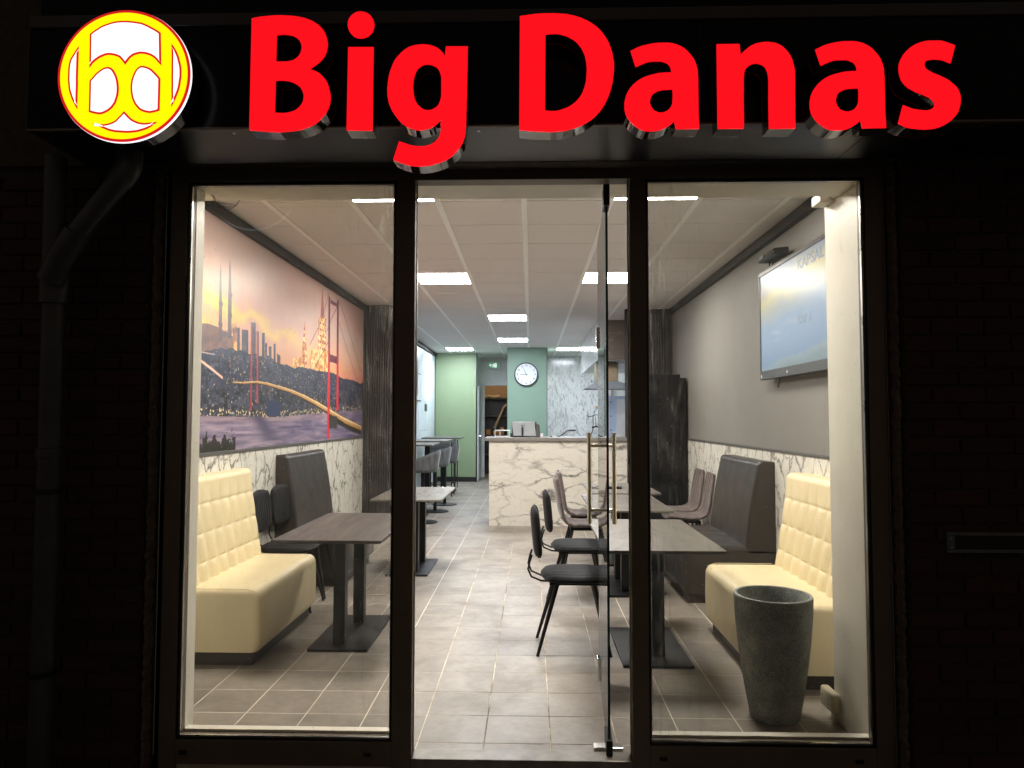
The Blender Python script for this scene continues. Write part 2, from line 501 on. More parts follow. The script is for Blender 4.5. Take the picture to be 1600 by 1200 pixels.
def glass_mat(name, tint, dirt, f0=1.5):
    """Clear flat pane: tinted see-through plus a mirror part by Fresnel, with dust and wipe marks on it."""
    t = NT(name)
    t.t.nodes.remove(t.b)
    tr = t.n('ShaderNodeBsdfTransparent'); tr.inputs[0].default_value = tint
    gl = t.n('ShaderNodeBsdfGlossy'); gl.inputs['Roughness'].default_value = .015
    fr = t.n('ShaderNodeFresnel'); fr.inputs[0].default_value = f0
    mx = t.n('ShaderNodeMixShader')
    t.l(fr.outputs[0], mx.inputs[0]); t.l(tr.outputs[0], mx.inputs[1]); t.l(gl.outputs[0], mx.inputs[2])
    df = t.n('ShaderNodeBsdfDiffuse'); df.inputs[0].default_value = (.75, .73, .68, 1)
    tl = t.n('ShaderNodeBsdfTranslucent'); tl.inputs[0].default_value = (.75, .73, .68, 1)
    dd = t.n('ShaderNodeMixShader'); dd.inputs[0].default_value = .6
    t.l(df.outputs[0], dd.inputs[1]); t.l(tl.outputs[0], dd.inputs[2])
    v = t.coord(scale=(1, 1, .28))
    n1 = t.noise(v, 16, 6, .75, 1.2)
    streak = t.ramp(n1.outputs[0], [(.56, (0, 0, 0)), (.8, (1, 1, 1))])
    v2 = t.coord()
    n2 = t.noise(v2, 2.6, 3, .6)
    patch = t.ramp(n2.outputs[0], [(.52, (0, 0, 0)), (.72, (.4, .4, .4))])
    vo = t.n('ShaderNodeTexVoronoi', feature='F1'); vo.inputs['Scale'].default_value = 55
    t.l(v2, vo.inputs['Vector'])
    dots = t.ramp(vo.outputs['Distance'], [(.07, (1, 1, 1)), (.12, (0, 0, 0))])
    vc = t.n('ShaderNodeSeparateColor'); t.l(vo.outputs['Color'], vc.inputs[0])
    few = t.math('GREATER_THAN', vc.outputs[0], .86)
    a = t.math('MULTIPLY', streak, patch)
    b = t.math('MULTIPLY', t.math('MULTIPLY', dots, few), 1.7)
    # smears gather towards the uprights either side of the doorway
    sx = t.n('ShaderNodeSeparateXYZ'); t.l(v2, sx.inputs[0])
    dist = t.math('ABSOLUTE', t.math('ADD', sx.outputs['X'], .048))
    near = t.ramp(dist, [(.548, (1, 1, 1)), (.585, (.5, .5, .5)), (.68, (.2, .2, .2)), (.9, (.05, .05, .05))])
    n5 = t.noise(t.coord(scale=(1, 1, .12)), 42, 5, .7, .6)
    fine = t.ramp(n5.outputs[0], [(.54, (0, 0, 0)), (.75, (1, 1, 1))])
    n6 = t.noise(v2, 5.5, 4, .65, 1.5)
    veil = t.ramp(n6.outputs[0], [(.45, (0, 0, 0)), (.75, (.35, .35, .35))])
    a = t.math('ADD', t.math('ADD', a, t.math('MULTIPLY', near, t.math('MULTIPLY', fine, 2.0))), t.math('MULTIPLY', near, veil))
    f = t.math('ADD', t.math('MULTIPLY', t.math('ADD', a, b), dirt), dirt * .03)
    m2 = t.n('ShaderNodeMixShader')
    t.l(f, m2.inputs[0]); t.l(mx.outputs[0], m2.inputs[1]); t.l(dd.outputs[0], m2.inputs[2])
    t.l(m2.outputs[0], t.out.inputs['Surface'])
    return t.m
M['glass'] = glass_mat('shop_window_glass', (.87, .86, .83, 1), .26)
M['door_glass'] = glass_mat('door_glass', (.90, .95, .93, 1), .18)
M['glass_edge'] = plain('green_glass_edge', (.006, .035, .028), .1, 0, .1, 5, 0)

M['red_face'] = emit('lit_red_acrylic', (1.0, .004, .011, 1), 1.02)
M['yellow_face'] = emit('lit_yellow_acrylic', (1.0, .93, .0, 1), 1.05)
M['white_face'] = emit('lit_white_acrylic', (.93, .97, 1, 1), 1.25)
M['red_line'] = emit('lit_red_outline', (.60, .012, .012, 1), 1.0)
M['panel_warm'] = emit('warm_ceiling_light_diffuser', (1, .965, .91, 1), PANEL_STRENGTH)
M['panel_cool'] = emit('cool_ceiling_light_diffuser', (.84, .90, 1, 1), PANEL_STRENGTH * .84)
GLYPH={'B':[[(-1025,2926),(-1014,2928),(-1003,2930),(-991,2932),(-978,2933),(-966,2934),(-953,2935),(-940,2936),(-926,2936),(-913,2936),(-900,2935),(-886,2934),(-873,2933),(-860,2931),(-848,2929),(-836,2926),(-825,2923),(-815,2919),(-805,2915),(-795,2910),(-787,2904),(-778,2898),(-771,2891),(-764,2884),(-758,2876),(-752,2865),(-748,2853),(-745,2841),(-743,2830),(-743,2819),(-745,2809),(-747,2799),(-750,2790),(-754,2782),(-759,2774),(-765,2767),(-772,2760),(-780,2753),(-789,2747),(-799,2740),(-808,2734),(-799,2730),(-789,2726),(-780,2722),(-771,2716),(-763,2709),(-755,2700),(-748,2691),(-742,2681),(-739,2671),(-736,2661),(-733,2650),(-731,2640),(-730,2630),(-730,2620),(-731,2611),(-732,2602),(-735,2593),(-738,2584),(-742,2576),(-747,2567),(-754,2559),(-760,2552),(-766,2545),(-773,2538),(-781,2532),(-790,2526),(-799,2522),(-808,2517),(-819,2514),(-829,2510),(-841,2507),(-854,2505),(-868,2503),(-882,2502),(-896,2501),(-910,2500),(-923,2500),(-935,2501),(-947,2501),(-959,2502),(-970,2503),(-982,2504),(-993,2505),(-1004,2506),(-1015,2507),(-1026,2508)],[(-932,2862),(-923,2864),(-912,2865),(-902,2865),(-892,2864),(-881,2862),(-872,2860),(-863,2855),(-855,2850),(-848,2842),(-842,2832),(-839,2822),(-838,2812),(-840,2801),(-843,2792),(-848,2783),(-855,2776),(-863,2770),(-871,2766),(-882,2764),(-893,2762),(-902,2762),(-912,2762),(-922,2762),(-933,2763)],[(-933,2692),(-926,2692),(-918,2693),(-909,2693),(-898,2692),(-886,2690),(-874,2687),(-863,2682),(-853,2676),(-844,2669),(-837,2659),(-831,2647),(-828,2636),(-828,2625),(-830,2613),(-835,2603),(-841,2594),(-850,2586),(-859,2579),(-868,2576),(-878,2573),(-888,2571),(-898,2570),(-910,2570),(-922,2571),(-934,2572)]],'i':[[(-667,2813),(-574,2812),(-575,2502),(-669,2504)],[(-572,2896),(-573,2903),(-575,2911),(-578,2918),(-582,2925),(-587,2931),(-593,2936),(-599,2940),(-607,2943),(-614,2945),(-622,2946),(-629,2946),(-637,2944),(-644,2941),(-650,2937),(-656,2932),(-661,2926),(-665,2920),(-668,2912),(-669,2905),(-670,2897),(-669,2889),(-667,2882),(-664,2874),(-660,2868),(-655,2862),(-649,2856),(-643,2852),(-636,2849),(-628,2847),(-621,2847),(-613,2847),(-605,2849),(-598,2852),(-592,2856),(-586,2861),(-581,2867),(-577,2873),(-575,2880),(-573,2888)]],'g':[[(-309,2811),(-229,2810),(-230,2795),(-230,2781),(-230,2767),(-230,2751),(-230,2732),(-231,2709),(-231,2682),(-232,2653),(-232,2626),(-233,2602),(-233,2581),(-234,2562),(-234,2545),(-234,2529),(-235,2515),(-236,2500),(-237,2489),(-239,2478),(-242,2468),(-245,2459),(-249,2450),(-254,2441),(-259,2433),(-265,2425),(-272,2418),(-279,2411),(-286,2404),(-295,2398),(-303,2393),(-313,2388),(-323,2384),(-333,2380),(-344,2377),(-354,2374),(-366,2371),(-377,2370),(-389,2369),(-401,2369),(-411,2369),(-421,2370),(-432,2371),(-442,2373),(-452,2376),(-461,2379),(-471,2382),(-480,2386),(-489,2390),(-498,2394),(-477,2462),(-468,2458),(-458,2455),(-449,2451),(-440,2448),(-428,2445),(-417,2443),(-406,2443),(-394,2442),(-383,2443),(-372,2445),(-361,2449),(-351,2455),(-342,2462),(-335,2471),(-331,2480),(-327,2492),(-326,2501),(-326,2510),(-326,2521),(-326,2531),(-326,2541),(-334,2532),(-342,2524),(-351,2516),(-359,2512),(-367,2508),(-376,2506),(-385,2504),(-395,2502),(-404,2502),(-415,2503),(-425,2506),(-436,2509),(-447,2514),(-457,2520),(-465,2526),(-472,2533),(-479,2540),(-486,2549),(-492,2557),(-497,2565),(-503,2573),(-507,2582),(-511,2591),(-515,2600),(-517,2610),(-519,2620),(-521,2630),(-521,2641),(-522,2653),(-521,2665),(-520,2679),(-518,2692),(-516,2706),(-513,2718),(-509,2730),(-505,2741),(-501,2751),(-496,2761),(-490,2770),(-482,2779),(-474,2788),(-466,2796),(-456,2803),(-447,2809),(-437,2813),(-427,2816),(-416,2818),(-406,2819),(-396,2820),(-384,2819),(-373,2818),(-362,2815),(-353,2812),(-342,2807),(-334,2801),(-327,2795),(-319,2786),(-313,2775)],[(-372,2746),(-362,2744),(-352,2740),(-344,2736),(-337,2729),(-332,2720),(-329,2711),(-326,2701),(-325,2690),(-325,2680),(-325,2670),(-325,2659),(-325,2650),(-325,2640),(-325,2629),(-326,2620),(-329,2609),(-333,2598),(-338,2590),(-347,2583),(-358,2577),(-368,2575),(-378,2575),(-387,2577),(-396,2582),(-404,2589),(-412,2598),(-418,2608),(-421,2617),(-424,2627),(-426,2637),(-427,2647),(-428,2658),(-428,2669),(-427,2680),(-426,2691),(-424,2701),(-421,2710),(-418,2718),(-414,2726),(-408,2733),(-400,2739),(-393,2743),(-383,2746)]],'D':[[(-40,2920),(-28,2922),(-17,2923),(-6,2925),(5,2926),(17,2928),(28,2928),(38,2929),(49,2929),(60,2929),(72,2929),(84,2929),(97,2928),(110,2927),(123,2926),(136,2924),(148,2921),(160,2918),(172,2914),(184,2910),(195,2904),(206,2899),(217,2892),(227,2885),(237,2877),(246,2869),(254,2860),(262,2849),(269,2839),(276,2827),(282,2816),(286,2804),(290,2792),(294,2779),(296,2767),(298,2755),(300,2743),(300,2731),(300,2720),(299,2707),(298,2696),(296,2684),(295,2672),(292,2660),(289,2647),(285,2634),(280,2621),(274,2607),(268,2594),(261,2583),(254,2572),(246,2562),(237,2552),(228,2543),(219,2536),(209,2529),(199,2523),(189,2517),(179,2512),(168,2508),(158,2504),(148,2501),(138,2499),(128,2496),(118,2494),(106,2493),(95,2492),(84,2491),(71,2491),(60,2491),(47,2492),(33,2492),(20,2493),(8,2494),(-3,2495),(-13,2496),(-23,2497),(-32,2498),(-42,2499)],[(53,2851),(64,2853),(76,2854),(84,2854),(92,2854),(102,2853),(112,2850),(124,2847),(136,2842),(144,2837),(153,2832),(162,2825),(169,2818),(176,2809),(183,2800),(188,2789),(193,2778),(196,2769),(198,2759),(200,2748),(201,2737),(202,2726),(202,2714),(201,2702),(200,2689),(199,2677),(196,2665),(194,2655),(190,2645),(187,2635),(182,2626),(177,2618),(170,2609),(162,2600),(153,2593),(143,2586),(133,2580),(122,2576),(111,2572),(101,2569),(90,2567),(80,2567),(71,2567),(61,2568),(51,2569)]],'a':[[(360,2786),(368,2789),(375,2793),(383,2797),(391,2800),(399,2803),(407,2805),(416,2807),(424,2809),(433,2811),(441,2812),(450,2813),(458,2814),(466,2814),(474,2814),(484,2814),(493,2814),(503,2813),(512,2811),(520,2809),(528,2806),(535,2803),(543,2799),(550,2794),(557,2789),(563,2783),(569,2776),(575,2769),(580,2762),(585,2755),(589,2747),(592,2739),(595,2731),(597,2723),(599,2714),(600,2705),(600,2695),(601,2684),(601,2674),(601,2663),(601,2651),(601,2639),(601,2628),(601,2617),(601,2606),(601,2595),(601,2585),(601,2575),(601,2565),(601,2556),(601,2546),(601,2537),(602,2529),(602,2520),(603,2512),(603,2505),(603,2497),(520,2497),(515,2526),(509,2521),(504,2516),(498,2512),(492,2508),(486,2504),(479,2500),(472,2497),(465,2494),(456,2492),(448,2491),(439,2490),(430,2490),(422,2490),(413,2491),(405,2492),(396,2496),(389,2499),(382,2504),(375,2510),(368,2515),(362,2521),(355,2529),(350,2537),(345,2545),(341,2553),(339,2562),(337,2571),(337,2579),(337,2588),(337,2597),(339,2606),(341,2615),(344,2624),(347,2631),(351,2638),(355,2645),(361,2652),(366,2659),(373,2665),(380,2671),(388,2677),(396,2682),(404,2686),(413,2690),(422,2693),(432,2696),(441,2698),(449,2700),(458,2702),(466,2703),(473,2703),(480,2704),(489,2704),(497,2704),(506,2704),(505,2713),(504,2721),(501,2728),(496,2735),(491,2739),(484,2742),(477,2745),(470,2747),(462,2747),(453,2747),(445,2747),(437,2747),(428,2746),(419,2744),(411,2741),(403,2738),(394,2734),(386,2730),(378,2727)],[(509,2643),(510,2633),(510,2622),(510,2612),(509,2604),(509,2594),(507,2587),(504,2580),(500,2574),(496,2569),(491,2565),(485,2561),(479,2559),(470,2557),(462,2557),(455,2559),(448,2562),(441,2566),(436,2573),(431,2582),(428,2591),(428,2600),(430,2609),(433,2617),(437,2624),(442,2629),(449,2633),(456,2637),(463,2639),(473,2641),(481,2642),(490,2642),(500,2643)]],'n':[[(669,2806),(750,2806),(754,2766),(758,2771),(763,2776),(768,2781),(774,2786),(779,2790),(785,2795),(791,2799),(798,2802),(804,2805),(812,2808),(820,2809),(828,2811),(836,2812),(844,2812),(852,2812),(860,2811),(868,2810),(876,2809),(883,2806),(890,2803),(897,2799),(903,2795),(908,2790),(913,2785),(918,2779),(923,2773),(927,2766),(931,2760),(934,2753),(937,2746),(939,2738),(941,2730),(943,2722),(944,2715),(945,2708),(946,2703),(946,2696),(946,2684),(946,2670),(946,2654),(945,2635),(945,2616),(945,2597),(945,2577),(944,2557),(944,2536),(944,2515),(944,2495),(851,2495),(851,2516),(851,2537),(851,2558),(851,2578),(851,2598),(851,2616),(852,2634),(852,2651),(852,2666),(852,2679),(851,2691),(850,2698),(848,2704),(845,2712),(841,2720),(835,2726),(830,2729),(823,2732),(816,2734),(809,2735),(801,2734),(793,2732),(785,2728),(780,2724),(775,2719),(771,2714),(768,2708),(766,2702),(765,2696),(764,2683),(763,2670),(763,2654),(763,2636),(762,2618),(762,2599),(762,2579),(762,2559),(762,2538),(762,2517),(761,2496),(669,2497),(669,2517),(669,2537),(669,2557),(669,2578),(669,2600),(669,2624),(669,2650),(669,2677),(669,2702),(669,2725),(669,2744),(669,2760),(669,2775),(669,2790)]],'s':[[(1513,2790),(1507,2793),(1500,2796),(1492,2799),(1486,2802),(1479,2804),(1472,2806),(1466,2808),(1458,2809),(1450,2809),(1442,2809),(1435,2809),(1428,2809),(1420,2809),(1412,2808),(1405,2807),(1398,2805),(1390,2803),(1383,2800),(1375,2797),(1368,2793),(1361,2789),(1354,2784),(1348,2778),(1342,2773),(1336,2766),(1331,2760),(1327,2752),(1323,2745),(1320,2739),(1317,2731),(1315,2723),(1314,2715),(1314,2708),(1314,2701),(1315,2694),(1316,2687),(1318,2680),(1320,2673),(1323,2665),(1328,2658),(1333,2651),(1339,2645),(1344,2640),(1350,2636),(1356,2633),(1362,2629),(1368,2626),(1376,2622),(1383,2619),(1391,2616),(1398,2613),(1404,2610),(1410,2607),(1416,2604),(1421,2601),(1427,2595),(1432,2589),(1436,2583),(1436,2575),(1434,2568),(1428,2562),(1420,2558),(1413,2556),(1405,2555),(1396,2555),(1390,2556),(1383,2557),(1375,2558),(1368,2559),(1360,2561),(1353,2563),(1346,2566),(1339,2569),(1332,2572),(1325,2575),(1307,2510),(1314,2506),(1321,2502),(1327,2499),(1335,2496),(1342,2494),(1351,2492),(1359,2491),(1367,2490),(1374,2489),(1381,2488),(1389,2488),(1396,2487),(1403,2487),(1411,2488),(1418,2488),(1426,2489),(1434,2490),(1442,2492),(1450,2495),(1458,2498),(1466,2501),(1474,2506),(1481,2510),(1488,2515),(1495,2521),(1501,2528),(1507,2534),(1512,2541),(1516,2547),(1519,2554),(1521,2561),(1523,2568),(1525,2575),(1526,2583),(1527,2592),(1527,2601),(1526,2609),(1524,2616),(1522,2623),(1519,2630),(1515,2637),(1511,2642),(1506,2647),(1500,2652),(1494,2657),(1489,2662),(1483,2666),(1477,2670),(1471,2673),(1465,2676),(1459,2679),(1452,2683),(1444,2686),(1436,2689),(1430,2692),(1422,2697),(1414,2702),(1409,2706),(1405,2713),(1403,2720),(1405,2729),(1410,2736),(1416,2739),(1423,2741),(1431,2742),(1439,2742),(1447,2742),(1455,2741),(1461,2740),(1467,2739),(1473,2737),(1480,2734),(1488,2730),(1496,2727)]],'cells':[[(-1626,2874),(-1616,2882),(-1606,2889),(-1595,2896),(-1585,2903),(-1573,2908),(-1561,2912),(-1549,2916),(-1537,2919),(-1526,2921),(-1514,2922),(-1502,2922),(-1490,2922),(-1478,2921),(-1467,2920),(-1455,2918),(-1443,2916),(-1432,2914),(-1420,2909),(-1409,2904),(-1398,2898),(-1389,2893),(-1378,2887),(-1369,2881),(-1361,2875),(-1356,2751),(-1364,2759),(-1371,2767),(-1378,2775),(-1386,2782),(-1397,2789),(-1408,2793),(-1419,2796),(-1429,2797),(-1439,2797),(-1448,2795),(-1460,2791),(-1471,2783),(-1478,2775),(-1484,2766),(-1491,2756),(-1498,2766),(-1506,2776),(-1514,2784),(-1525,2789),(-1537,2792),(-1548,2794),(-1558,2794),(-1567,2792),(-1576,2788),(-1586,2784),(-1596,2777),(-1605,2770),(-1612,2763),(-1618,2755),(-1624,2747)],[(-1622,2698),(-1615,2706),(-1608,2714),(-1601,2723),(-1594,2729),(-1584,2737),(-1575,2743),(-1566,2747),(-1553,2749),(-1542,2745),(-1534,2738),(-1528,2728),(-1522,2717),(-1518,2706),(-1515,2694),(-1513,2681),(-1512,2669),(-1512,2656),(-1513,2644),(-1516,2632),(-1519,2621),(-1523,2611),(-1529,2602),(-1535,2594),(-1542,2588),(-1550,2582),(-1560,2577),(-1569,2573),(-1579,2571),(-1590,2572),(-1600,2574),(-1611,2577),(-1621,2580)],[(-1358,2703),(-1365,2712),(-1373,2721),(-1381,2729),(-1389,2737),(-1400,2744),(-1411,2748),(-1421,2751),(-1433,2751),(-1444,2744),(-1451,2736),(-1457,2724),(-1462,2711),(-1465,2701),(-1467,2690),(-1468,2679),(-1468,2668),(-1467,2656),(-1465,2644),(-1462,2631),(-1458,2620),(-1453,2610),(-1447,2601),(-1440,2593),(-1433,2586),(-1421,2580),(-1408,2576),(-1394,2574),(-1382,2576),(-1370,2579),(-1358,2583)],[(-1667,2828),(-1666,2804),(-1666,2780),(-1666,2756),(-1666,2733),(-1666,2709),(-1665,2685),(-1665,2661),(-1665,2637),(-1665,2614),(-1664,2590),(-1670,2600),(-1676,2610),(-1682,2621),(-1687,2631),(-1691,2642),(-1695,2653),(-1698,2664),(-1700,2676),(-1701,2687),(-1703,2700),(-1703,2713),(-1703,2727),(-1703,2742),(-1702,2755),(-1700,2767),(-1696,2781),(-1690,2791),(-1684,2800),(-1679,2810),(-1673,2819)],[(-1320,2834),(-1313,2825),(-1307,2816),(-1301,2806),(-1296,2795),(-1292,2786),(-1289,2775),(-1286,2764),(-1283,2753),(-1281,2742),(-1280,2730),(-1280,2718),(-1280,2706),(-1282,2695),(-1283,2683),(-1285,2671),(-1288,2659),(-1292,2647),(-1296,2637),(-1300,2626),(-1305,2616),(-1310,2605),(-1315,2595),(-1315,2616),(-1315,2638),(-1316,2659),(-1316,2681),(-1317,2705),(-1317,2729),(-1318,2755),(-1318,2781),(-1319,2808)],[(-1609,2537),(-1598,2536),(-1586,2535),(-1575,2534),(-1564,2534),(-1551,2536),(-1539,2539),(-1526,2545),(-1519,2550),(-1512,2558),(-1504,2566),(-1497,2574),(-1490,2582),(-1482,2575),(-1475,2567),(-1468,2560),(-1460,2553),(-1452,2548),(-1443,2544),(-1433,2540),(-1422,2538),(-1412,2537),(-1401,2538),(-1389,2539),(-1377,2540),(-1365,2541),(-1374,2534),(-1383,2527),(-1393,2520),(-1402,2515),(-1413,2511),(-1423,2508),(-1434,2505),(-1445,2503),(-1457,2502),(-1469,2501),(-1482,2501),(-1495,2502),(-1508,2503),(-1522,2504),(-1535,2507),(-1547,2510),(-1558,2515),(-1568,2519),(-1578,2524),(-1589,2528),(-1599,2533)]]}
MURAL={'hill':[(4614,1899),(4864,1929),(5202,1974),(5489,1982),(5810,1969),(6213,1944),(6577,1940),(7094,1951),(7699,1965),(8263,1931),(9280,1921)],'shore':[(4634,1475),(5108,1471),(6151,1466),(7720,1524),(9296,1572)],'bld':[[(4605,2086),(4790,2111),(4936,2106),(5197,2069),(5203,1955),(4614,1899)],[(5270,2143),(5317,2149),(5326,1966),(5279,1962)],[(5356,2141),(5481,2150),(5489,1968),(5365,1957)],[(5528,2217),(5629,2231),(5641,1969),(5541,1960)],[(5646,2163),(5697,2163),(5707,1946),(5657,1942)],[(5763,2164),(5823,2171),(5834,1943),(5774,1938)],[(5834,2086),(5880,2091),(5888,1933),(5842,1929)],[(5920,2066),(5983,2073),(5990,1926),(5927,1921)],[(6030,2100),(6079,2105),(6088,1926),(6039,1923)],[(6116,2026),(6201,2011),(6206,1913),(6122,1907)]],'minaret':[[(4964,2559),(4985,2365),(4996,2256),(5002,2010),(4963,2005),(4957,2250),(4960,2361)],[(5116,2630),(5144,2432),(5155,2319),(5162,2053),(5115,2047),(5105,2311),(5108,2425)]],'castle':[[(6525,2016),(6645,2026),(6670,2028),(6769,2053),(6775,1921),(6531,1904)],[(6855,2414),(6904,2268),(6931,2152),(6942,1932),(6775,1921),(6791,2138),(6821,2258)],[(7030,2128),(7196,2179),(7315,2154),(7496,2190),(7688,2190),(7699,1946),(7039,1939)],[(7297,2511),(7573,2551),(7592,2162),(7304,2136)],[(7420,2859),(7529,2545),(7369,2522)]],'tow':[[(7659,2790),(7725,2801),(7773,1232),(7675,1235)],[(8001,2809),(8072,2821),(8119,1547),(8033,1546)],[(7739,2775),(8017,2772),(8019,2733),(7741,2731)],[(7742,2166),(8032,2163),(8021,2080),(7733,2080)],[(7741,1496),(8065,1478),(8071,1341),(7748,1346)]],'ftow':[[(5529,2203),(5556,2207),(5579,1519),(5552,1519)],[(5653,2164),(5682,2168),(5703,1576),(5675,1576)]],'deck':[(5214,1726),(5402,1732),(5673,1752),(5897,1749),(6138,1734),(6493,1711),(6839,1675),(7282,1614),(7719,1543),(8363,1438),(9214,1329)],'cab':[[(7689,2842),(7360,2448),(7027,2196)],[(8071,2851),(8548,2523),(9179,2062)],[(8099,2566),(8479,2285),(9003,1918)],[(8004,2731),(7802,2584),(7612,2407)],[(5686,1861),(6399,1739),(7096,1908),(7682,2302)]],'bush':[(4665,1333),(4740,1302),(4814,1341),(4921,1302),(5057,1341),(5146,1283),(5234,1299),(5298,1239),(5300,1201),(4671,1214)],'dark':[(7787,1506),(9215,1314),(9218,1236),(8773,1289),(8069,1390),(7791,1411)]}

# ------------------------------------------------------------------ room shell (setting)
XL, XR, ZC = -2.23, 1.94, 2.964
YF, YB = 3.24, 17.6
def struct(name, mb, mat, parent=None, **k): return structure(mb.build(name, mat, parent, **k))

struct('pavement', MB().box(-14, -14, -.22, 14, 3.07, -.12), M['pavement'])
floor = struct('floor', MB().box(XL - .1, 3.10, -.12, XR + .1, 19.2, -.0010), M['grout'])
ceiling = struct('ceiling', MB().box(XL - .1, 3.16, ZC + .03, XR + .1, 19.2, ZC + .15), M['ceiling_slab'])

_tm = {}
def tile_piece(x0, y0, x1, y1, gap, th, mat, name, bev):
    k = (name, round(x1 - x0, 3), round(y1 - y0, 3))
    if k not in _tm:
        hx, hy = (x1 - x0 - gap) / 2, (y1 - y0 - gap) / 2
        _tm[k] = MB().box(-hx, -hy, -th, hx, hy, 0).bevel(bev, 1).mesh(name, mat)
    return _tm[k]

fx0, fdx, fy0, fdy = -.5113, .30, 3.247, .295
xs = [XL] + [fx0 + k * fdx for k in range(-5, 9)] + [XR]
ys = [3.165] + [fy0 + j * fdy for j in range(0, 50) if fy0 + j * fdy < 17.9] + [18.1]
n_rows = 19
far = MB()
for j in range(len(ys) - 1):
    for i in range(len(xs) - 1):
        x0, x1, y0, y1 = xs[i], xs[i + 1], ys[j], ys[j + 1]
        if x1 - x0 < .02: continue
        if j < n_rows:
            me = tile_piece(x0, y0, x1, y1, .0050, .006, M['tile'], 'floor_tile', .0009)
            o = link('floor_tile', me, floor, ((x0 + x1) / 2, (y0 + y1) / 2, random.uniform(-.0004, .0004)))
            o.rotation_euler = (random.uniform(-.0006, .0006), random.uniform(-.0006, .0006), 0)
        else:
            g = .0025
            far.box(x0 + g, y0 + g, -.006, x1 - g, y1 - g, random.uniform(-.0004, .0004))
o = far.build('far_floor_tiles', M['tile'], floor); o['kind'] = 'stuff'

# ceiling tiles and rails
cxs = [XL + .02] + [-.048 + .6 * k for k in range(-3, 4)] + [XR - .02]
cys = [3.42] + [4.833 + .6 * k for k in range(-2, 22) if 4.833 + .6 * k < 17.5] + [YB]
lights = {}
def cell(cx, cy):
    i = max(k for k in range(len(cxs)) if cxs[k] <= cx); j = max(k for k in range(len(cys)) if cys[k] <= cy)
    return i, j
LP = [(-.95, 4.5, 'w', 'white square ceiling light nearest the left window, cut by its frame'),
      (.85, 4.5, 'w', 'white square ceiling light nearest the right window, above the open glass door'),
      (-.95, 7.5, 'w', 'bright ceiling light left of the doorway, second from the street on its side'),
      (.85, 7.5, 'w', 'bright ceiling light seen partly through the open glass door, second from the street'),
      (-.35, 10.5, 'c', 'ceiling light above the counter front, middle one of the room'),
      (-.35, 13.5, 'c', 'ceiling light just in front of the green clock column'),
      (-1.55, 15.3, 'c', 'ceiling light in front of the pale green wall panel at the back left'),
      (.85, 15.3, 'c', 'ceiling light over the kitchen in front of the grey streaked stone wall')]
for x, y, k, lab in LP: lights[cell(x, y)] = (k, lab)
for j in range(len(cys) - 1):
    for i in range(len(cxs) - 1):
        if (i, j) in lights: continue
        x0, x1, y0, y1 = cxs[i], cxs[i + 1], cys[j], cys[j + 1]
        me = tile_piece(x0, y0, x1, y1, .010, .02, M['ceiling_tile'], 'ceiling_tile', .0015)
        if 'cflip' not in me: pass
        o = link('ceiling_tile', me, ceiling, ((x0 + x1) / 2, (y0 + y1) / 2, ZC + .02 + random.uniform(0, .0015)))
for i in range(1, len(cxs) - 1):
    struct('ceiling_rail', MB().box(cxs[i] - .021, 3.42, ZC - .006, cxs[i] + .021, YB, ZC - .0005).bevel(.0015, 1), M['runner'], ceiling)
fr_me = None
for (i, j), (k, lab) in lights.items():
    x0, x1, y0, y1 = cxs[i], cxs[i + 1], cys[j], cys[j + 1]
    t = thing('ceiling_light', lab, 'ceiling light', ((x0 + x1) / 2, (y0 + y1) / 2, ZC), 0, 'square light panels set in the tiled ceiling')
    h = .297
    f = MB()
    for s in (-1, 1):
        f.box(-h, s * h, -.004, h, s * (h - .018), .012); f.box(s * h, -h + .018, -.004, s * (h - .018), h - .018, .012)
    f.build('frame', M['white_plastic'], t)
    MB().box(-h + .018, -h + .018, .0, h - .018, h - .018, .008).build('diffuser', M['panel_warm' if k == 'w' else 'panel_cool'], t)

# walls of the room
W = M['white_wall']
struct('left_wall', MB().box(XL - .1, 3.1, -.12, XL, 17.7, 3.1), W)
struct('right_wall', MB().box(XR, 3.1, -.12, XR + .1, 17.7, 3.1), M['grey_wall'])
struct('front_wall', MB().box(-2.33, 3.10, -.12, -1.612, 3.24, 3.1).box(1.534, 3.10, -.12, 2.04, 3.54, 3.1)
       .box(-1.612, 3.10, 2.587, 1.534, 3.24, 3.1), W)
# cream painted linings round the inside of the windows
t = thing('window_lining', 'cream painted timber lining around the inside of the shop windows', 'window lining')
MB().box(-1.612, 3.161, .0, -1.535, 3.245, 2.52).bevel(.003, 1).build('post', M['cream_wall'], t)
MB().box(1.474, 3.161, .0, 1.53, 3.545, 2.575).bevel(.003, 1).build('post', M['cream_wall'], t)
MB().box(-1.612, 3.161, 2.522, 1.530, 3.375, 2.584).bevel(.003, 1).build('header_board', M['cream_wall'], t)
MB().box(-2.2, 3.377, 2.5305, 1.47, 3.402, 2.62).bevel(.003, 1).build('header_lip', M['cream_wall'], t)
MB().box(-2.2, 3.404, 2.60, 1.93, 3.44, 2.99).build('header_board', M['cream_wall'], t)
MB().box(1.408, 3.43, 2.515, 1.4725, 3.54, 2.565).bevel(.004, 1).build('trunking', M['cream_wall'], t)
MB().box(1.456, 3.25, 2.525, 1.4730, 3.428, 2.552).bevel(.004, 1).build('trunking', M['cream_wall'], t)
MB().box(-1.535, 3.161, .0, -.60, 3.20, .085).build('sill', M['cream_wall'], t)
MB().box(.506, 3.161, .0, 1.473, 3.20, .085).build('sill', M['cream_wall'], t)
